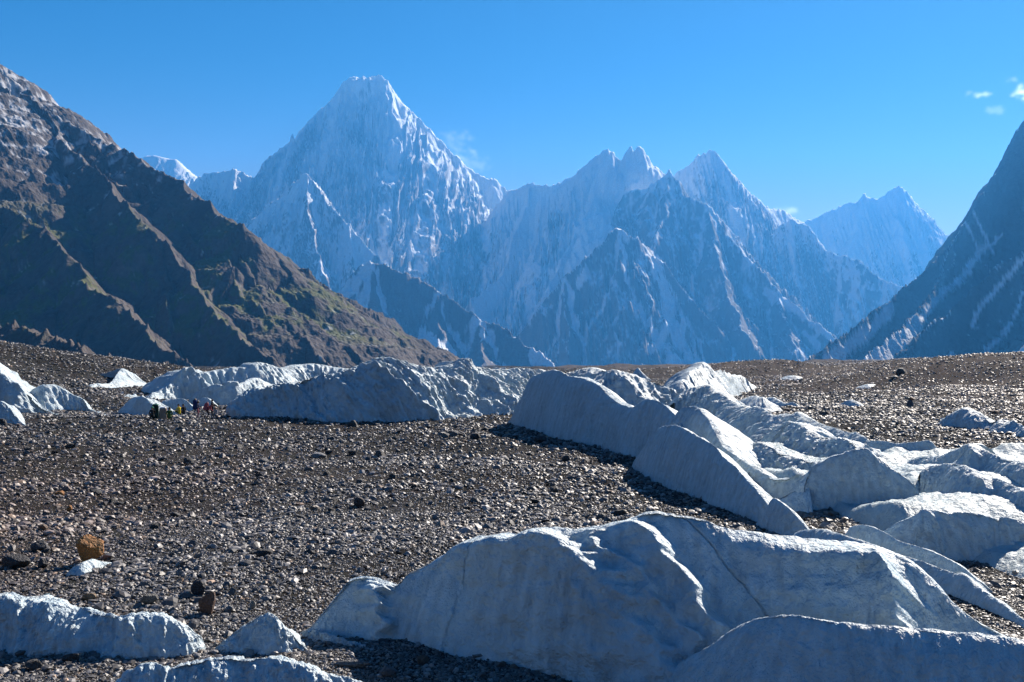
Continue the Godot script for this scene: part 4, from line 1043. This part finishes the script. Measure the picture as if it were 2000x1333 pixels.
func hand(bones: Array, wrist: Vector3, dir: Vector3, s: float, skin: Color) -> void:
	var side := dir.cross(Vector3.UP).normalized()
	bones.append([wrist, wrist + dir * 0.07, 0.034, 0.036, skin])
	for k in 4:
		var root := wrist + dir * 0.075 + side * (k - 1.5) * 0.021
		var l: float = [0.055, 0.07, 0.065, 0.045][k]
		bones.append([root, root + dir * l * 0.55 + Vector3(0, -0.012, 0), 0.011, 0.010, skin])
		bones.append([root + dir * l * 0.55 + Vector3(0, -0.012, 0), root + dir * l * 0.8 + Vector3(0, -0.04, 0), 0.010, 0.009, skin])
	bones.append([wrist + dir * 0.03 + side * -s * 0.03, wrist + dir * 0.075 + side * -s * 0.06, 0.013, 0.011, skin])

func pack(label: String, pos: Vector3, turn: float, size: Vector3, col: Color, lid: Color, lean := 0.0) -> void:
	# a rucksack: rounded bag, lid, side pockets, straps
	var root := Node3D.new()
	root.name = numbered("backpack")
	add_child(root)
	root.position = pos
	root.rotation = Vector3(lean, turn, 0)
	tag(root, label, "backpack", "hikers' packs")
	var h := size.y
	var bag := body_mesh([[Vector3(-size.x * 0.25, size.x * 0.3, 0), Vector3(-size.x * 0.22, h - 0.12, 0), size.z * 0.5, size.z * 0.45, col], [Vector3(size.x * 0.25, size.x * 0.3, 0), Vector3(size.x * 0.22, h - 0.12, 0), size.z * 0.5, size.z * 0.45, col], [Vector3(0, size.x * 0.3, 0.03), Vector3(0, h - 0.15, 0.03), size.z * 0.52, size.z * 0.46, col]], 0.03)
	place("bag", bag, M.cloth, root)
	place("lid", body_mesh([[Vector3(-size.x * 0.22, h - 0.02, 0.0), Vector3(size.x * 0.22, h - 0.02, 0.0), size.z * 0.34, size.z * 0.34, lid]], 0.03), M.cloth, root)
	for s in [-1.0, 1.0]:
		place("pocket", body_mesh([[Vector3(s * size.x * 0.48, h * 0.25, 0), Vector3(s * size.x * 0.47, h * 0.5, 0), 0.06, 0.05, col * 0.8]], 0.025), M.cloth, root)
		place("strap", body_mesh([[Vector3(s * 0.09, h * 0.85, -size.z * 0.5), Vector3(s * 0.12, h * 0.3, -size.z * 0.55), 0.028, 0.024, Color(0.02, 0.02, 0.02)]], 0.02), M.cloth, root)

func build_people() -> void:
	# facing: -z is forward; turn PI faces the viewer
	person("hiker standing in pink trousers under a big blue backpack", 386, 817, -1.45, "stand", Color(0.06, 0.06, 0.10), Color(0.34, 0.12, 0.13), Color(0.32, 0.27, 0.2))
	var p := on_ground(386, 817)
	pack("big dark blue backpack worn by the standing hiker", p + Vector3(-0.26, 0.86, 0.05), -1.45, Vector3(0.46, 0.95, 0.42), Color(0.025, 0.03, 0.09), Color(0.16, 0.13, 0.10))
	person("hiker in red jacket leaning forward next to the standing hiker", 405, 818, -1.2, "bend", Color(0.34, 0.09, 0.10), Color(0.03, 0.022, 0.025), Color(0.02, 0.018, 0.018))
	p = on_ground(405, 818)
	pack("red backpack on the leaning hiker's back", p + Vector3(-0.25, 0.85, 0.12), -1.2, Vector3(0.42, 0.7, 0.36), Color(0.32, 0.08, 0.09), Color(0.36, 0.2, 0.19), -0.35)
	person("rightmost hiker sitting in pale grey clothes with tan hat", 421, 819, 2.6, "sit", Color(0.30, 0.27, 0.26), Color(0.16, 0.15, 0.16), Color(0.55, 0.42, 0.32))
	person("dark-clothed hiker standing behind the rightmost sitting one", 414, 815, 2.2, "stand", Color(0.03, 0.025, 0.03), Color(0.02, 0.02, 0.025), Color(0.02, 0.02, 0.02))
	person("leftmost porter sitting in black with a green hat", 297, 820, 0.4, "sit", Color(0.016, 0.016, 0.018), Color(0.016, 0.016, 0.018), Color(0.04, 0.18, 0.09))
	person("porter in dark green jacket sitting beside the tan load", 330, 822, 0.2, "sit", Color(0.045, 0.085, 0.02), Color(0.025, 0.04, 0.015), Color(0.02, 0.02, 0.02))
	person("hiker in yellow top sitting against the low ice fin", 349, 813, 0.9, "sit", Color(0.50, 0.36, 0.03), Color(0.06, 0.08, 0.02), Color(0.015, 0.02, 0.015))
	person("small black-clad hiker sitting right of the yellow top", 358, 813, 0.7, "sit", Color(0.015, 0.015, 0.018), Color(0.015, 0.015, 0.018), Color(0.015, 0.015, 0.015))
	p = on_ground(318, 820)
	pack("tan load with white lid standing between two sitting porters", p, 0.1, Vector3(0.62, 1.05, 0.5), Color(0.26, 0.19, 0.14), Color(0.72, 0.68, 0.66))
	p = on_ground(298, 819)
	pack("green and white load resting on the ice behind leftmost porter", p + Vector3(0.0, 0.0, -0.7), 0.1, Vector3(0.6, 1.3, 0.4), Color(0.015, 0.03, 0.02), Color(0.08, 0.22, 0.14))

# ---------------------------------------------------------------- sky
func build_sky(sun_dir: Vector3) -> PanoramaSkyMaterial:
	var w := 512
	var h := 256
	var im := Image.create_empty(w, h, false, Image.FORMAT_RGBF)
	for j in h:
		var th := PI * (j + 0.5) / h
		for i in w:
			var ph := TAU * (i + 0.5) / w
			var d := Vector3(sin(th) * sin(ph), cos(th), -sin(th) * cos(ph))
			im.set_pixel(i, j, air(d, sun_dir))
	im.resize(4096, 2048, Image.INTERPOLATE_CUBIC)
	# the little fair-weather clouds at the upper right
	for cl in [[1911, 184, 15, 5, 0.6], [1893, 180, 5, 4, 0.2], [1992, 178, 14, 13, 0.8], [2022, 186, 26, 18, 0.9], [1942, 214, 16, 8, 0.13], [1976, 152, 14, 7, 0.22], [886, 285, 30, 34, 0.12], [915, 318, 34, 28, 0.10], [1535, 412, 26, 9, 0.3]]:
		var c := at(cl[0], cl[1], 1000.0) - Vector3(0, EYE, 0)
		var u := fposmod(atan2(c.x, -c.z), TAU) / TAU * 4096.0
		var v := acos(c.normalized().y) / PI * 2048.0
		var k := 4096.0 / TAU / FOCAL
		var rx: float = cl[2] * k
		var ry: float = cl[3] * k
		for y in range(int(v - ry * 2.5), int(v + ry * 2.5) + 1):
			for x in range(int(u - rx * 2.5), int(u + rx * 2.5) + 1):
				var ex := (x - u) / rx
				var ey := (y - v) / ry
				var nz := n_fine.get_noise_2d(x * 0.16, y * 0.22) * 0.9 + n_mid.get_noise_2d(x * 0.05, y * 0.08) * 0.7
				var a := clampf((1.0 - ex * ex * 0.6 - ey * ey * 0.8 + nz) * 0.9, 0.0, 1.0)
				a = a * a * cl[4]
				if a > 0.001:
					var xx := posmod(x, 4096)
					im.set_pixel(xx, y, im.get_pixel(xx, y).lerp(Color(1.0, 1.0, 1.02), a))
	var m := PanoramaSkyMaterial.new()
	m.panorama = ImageTexture.create_from_image(im)
	return m

func air(d: Vector3, sun_dir: Vector3) -> Color:
	var e := maxf(d.y, 0.0)
	var g := rad_to_deg(acos(clampf(d.dot(sun_dir), -1.0, 1.0)))
	var glow := 0.12 * exp(-g / 13.0) + 0.045 * exp(-g / 26.0)
	var low := exp(-e / 0.11)
	var pale := exp(-e * e / 0.018)
	var mid := exp(-e / 0.32)
	return Color(
		0.38 * pale + glow * 0.40,
		0.009 + 0.066 * mid + 0.29 * low + 0.11 * pale + glow * 0.34,
		0.046 + 0.255 * mid + 0.11 * low + glow * 0.14)

# ---------------------------------------------------------------- scene
func _ready() -> void:
	# camera
	var cam := Camera3D.new()
	cam.name = "camera"
	cam.fov = rad_to_deg(2.0 * atan(666.5 / FOCAL))
	cam.position = Vector3(0, EYE, 0)
	cam.rotation.x = pitch
	cam.near = 0.2
	cam.far = 60000.0
	add_child(cam)
	# sun and sky
	var az := deg_to_rad(37.0)
	var el := deg_to_rad(33.0)
	var sun_dir := Vector3(sin(az) * cos(el), sin(el), -cos(az) * cos(el))
	noise_setup(n_low, 5, 2)
	noise_setup(n_mid, 21, 3)
	noise_setup(n_ridge, 33, 3, true)
	noise_setup(n_fine, 47, 3)
	rng.seed = 2024
	var sun := DirectionalLight3D.new()
	sun.name = "sun"
	sun.light_energy = 1.6
	sun.light_color = Color(1.0, 0.955, 0.90)
	sun.light_angular_distance = 0.5
	sun.shadow_enabled = true
	add_child(sun)
	sun.look_at_from_position(sun_dir * 100.0, Vector3.ZERO, Vector3.UP)
	var we := WorldEnvironment.new()
	we.name = "world"
	var env := Environment.new()
	env.background_mode = Environment.BG_SKY
	env.sky = Sky.new()
	env.sky.sky_material = build_sky(sun_dir)
	env.tonemap_mode = Environment.TONE_MAPPER_LINEAR
	env.tonemap_exposure = 2.7
	# the mountain air: blue, and brighter towards the sun
	env.volumetric_fog_enabled = true
	env.volumetric_fog_density = 0.000044
	env.volumetric_fog_albedo = Color(0.07, 0.385, 1.0).linear_to_srgb()
	env.volumetric_fog_length = 16000.0
	env.volumetric_fog_anisotropy = 0.34
	env.sdfgi_enabled = true
	env.ssao_enabled = true
	env.ssil_enabled = true
	we.environment = env
	add_child(we)
	# materials
	M.gravel = coloured(0.75, noise_tex(1, 0.05, 4, Color(0.62, 0.62, 0.62), Color(1.3, 1.3, 1.3)), noise_tex(2, 0.06, 4, Color.BLACK, Color.WHITE), 6.0, 0.45)
	M.gravel.roughness = 1.0
	M.gravel.metallic_specular = 0.1
	M.rock_far = coloured(0.95, noise_tex(3, 0.03, 5, Color(0.78, 0.78, 0.78), Color.WHITE), noise_tex(4, 0.03, 5, Color.BLACK, Color.WHITE), 600.0, 0.004, 0.2)
	M.ice = coloured(0.62, noise_tex(5, 0.015, 6, Color(0.86, 0.88, 0.90), Color.WHITE, 1024), noise_tex(6, 0.014, 7, Color.BLACK, Color.WHITE, 1024, false, 4.0, 0.67), 15.0, 0.17, 0.4)
	M.stone = coloured(0.55, null, null, 0.0, 1.0, 0.5)
	M.boulder = coloured(0.75, noise_tex(7, 0.02, 6, Color(0.5, 0.5, 0.5), Color(1.0, 1.0, 1.0), 512, false, 4.0, 0.6), noise_tex(8, 0.02, 6, Color.BLACK, Color.WHITE, 512, false, 4.0, 0.6), 7.0, 1.1)
	M.boulder.vertex_color_use_as_albedo = false
	M.cloth = coloured(0.9, null, null, 0.0, 1.0, 0.2)
	var t0 := Time.get_ticks_msec()
	build_ground(); print("ground ", Time.get_ticks_msec() - t0)
	build_mountains(); print("mountains ", Time.get_ticks_msec() - t0)
	build_ice(); print("ice ", Time.get_ticks_msec() - t0)
	build_rocks(); print("rocks ", Time.get_ticks_msec() - t0)
	build_people(); print("people ", Time.get_ticks_msec() - t0)
	build_gravel(); print("gravel ", Time.get_ticks_msec() - t0)
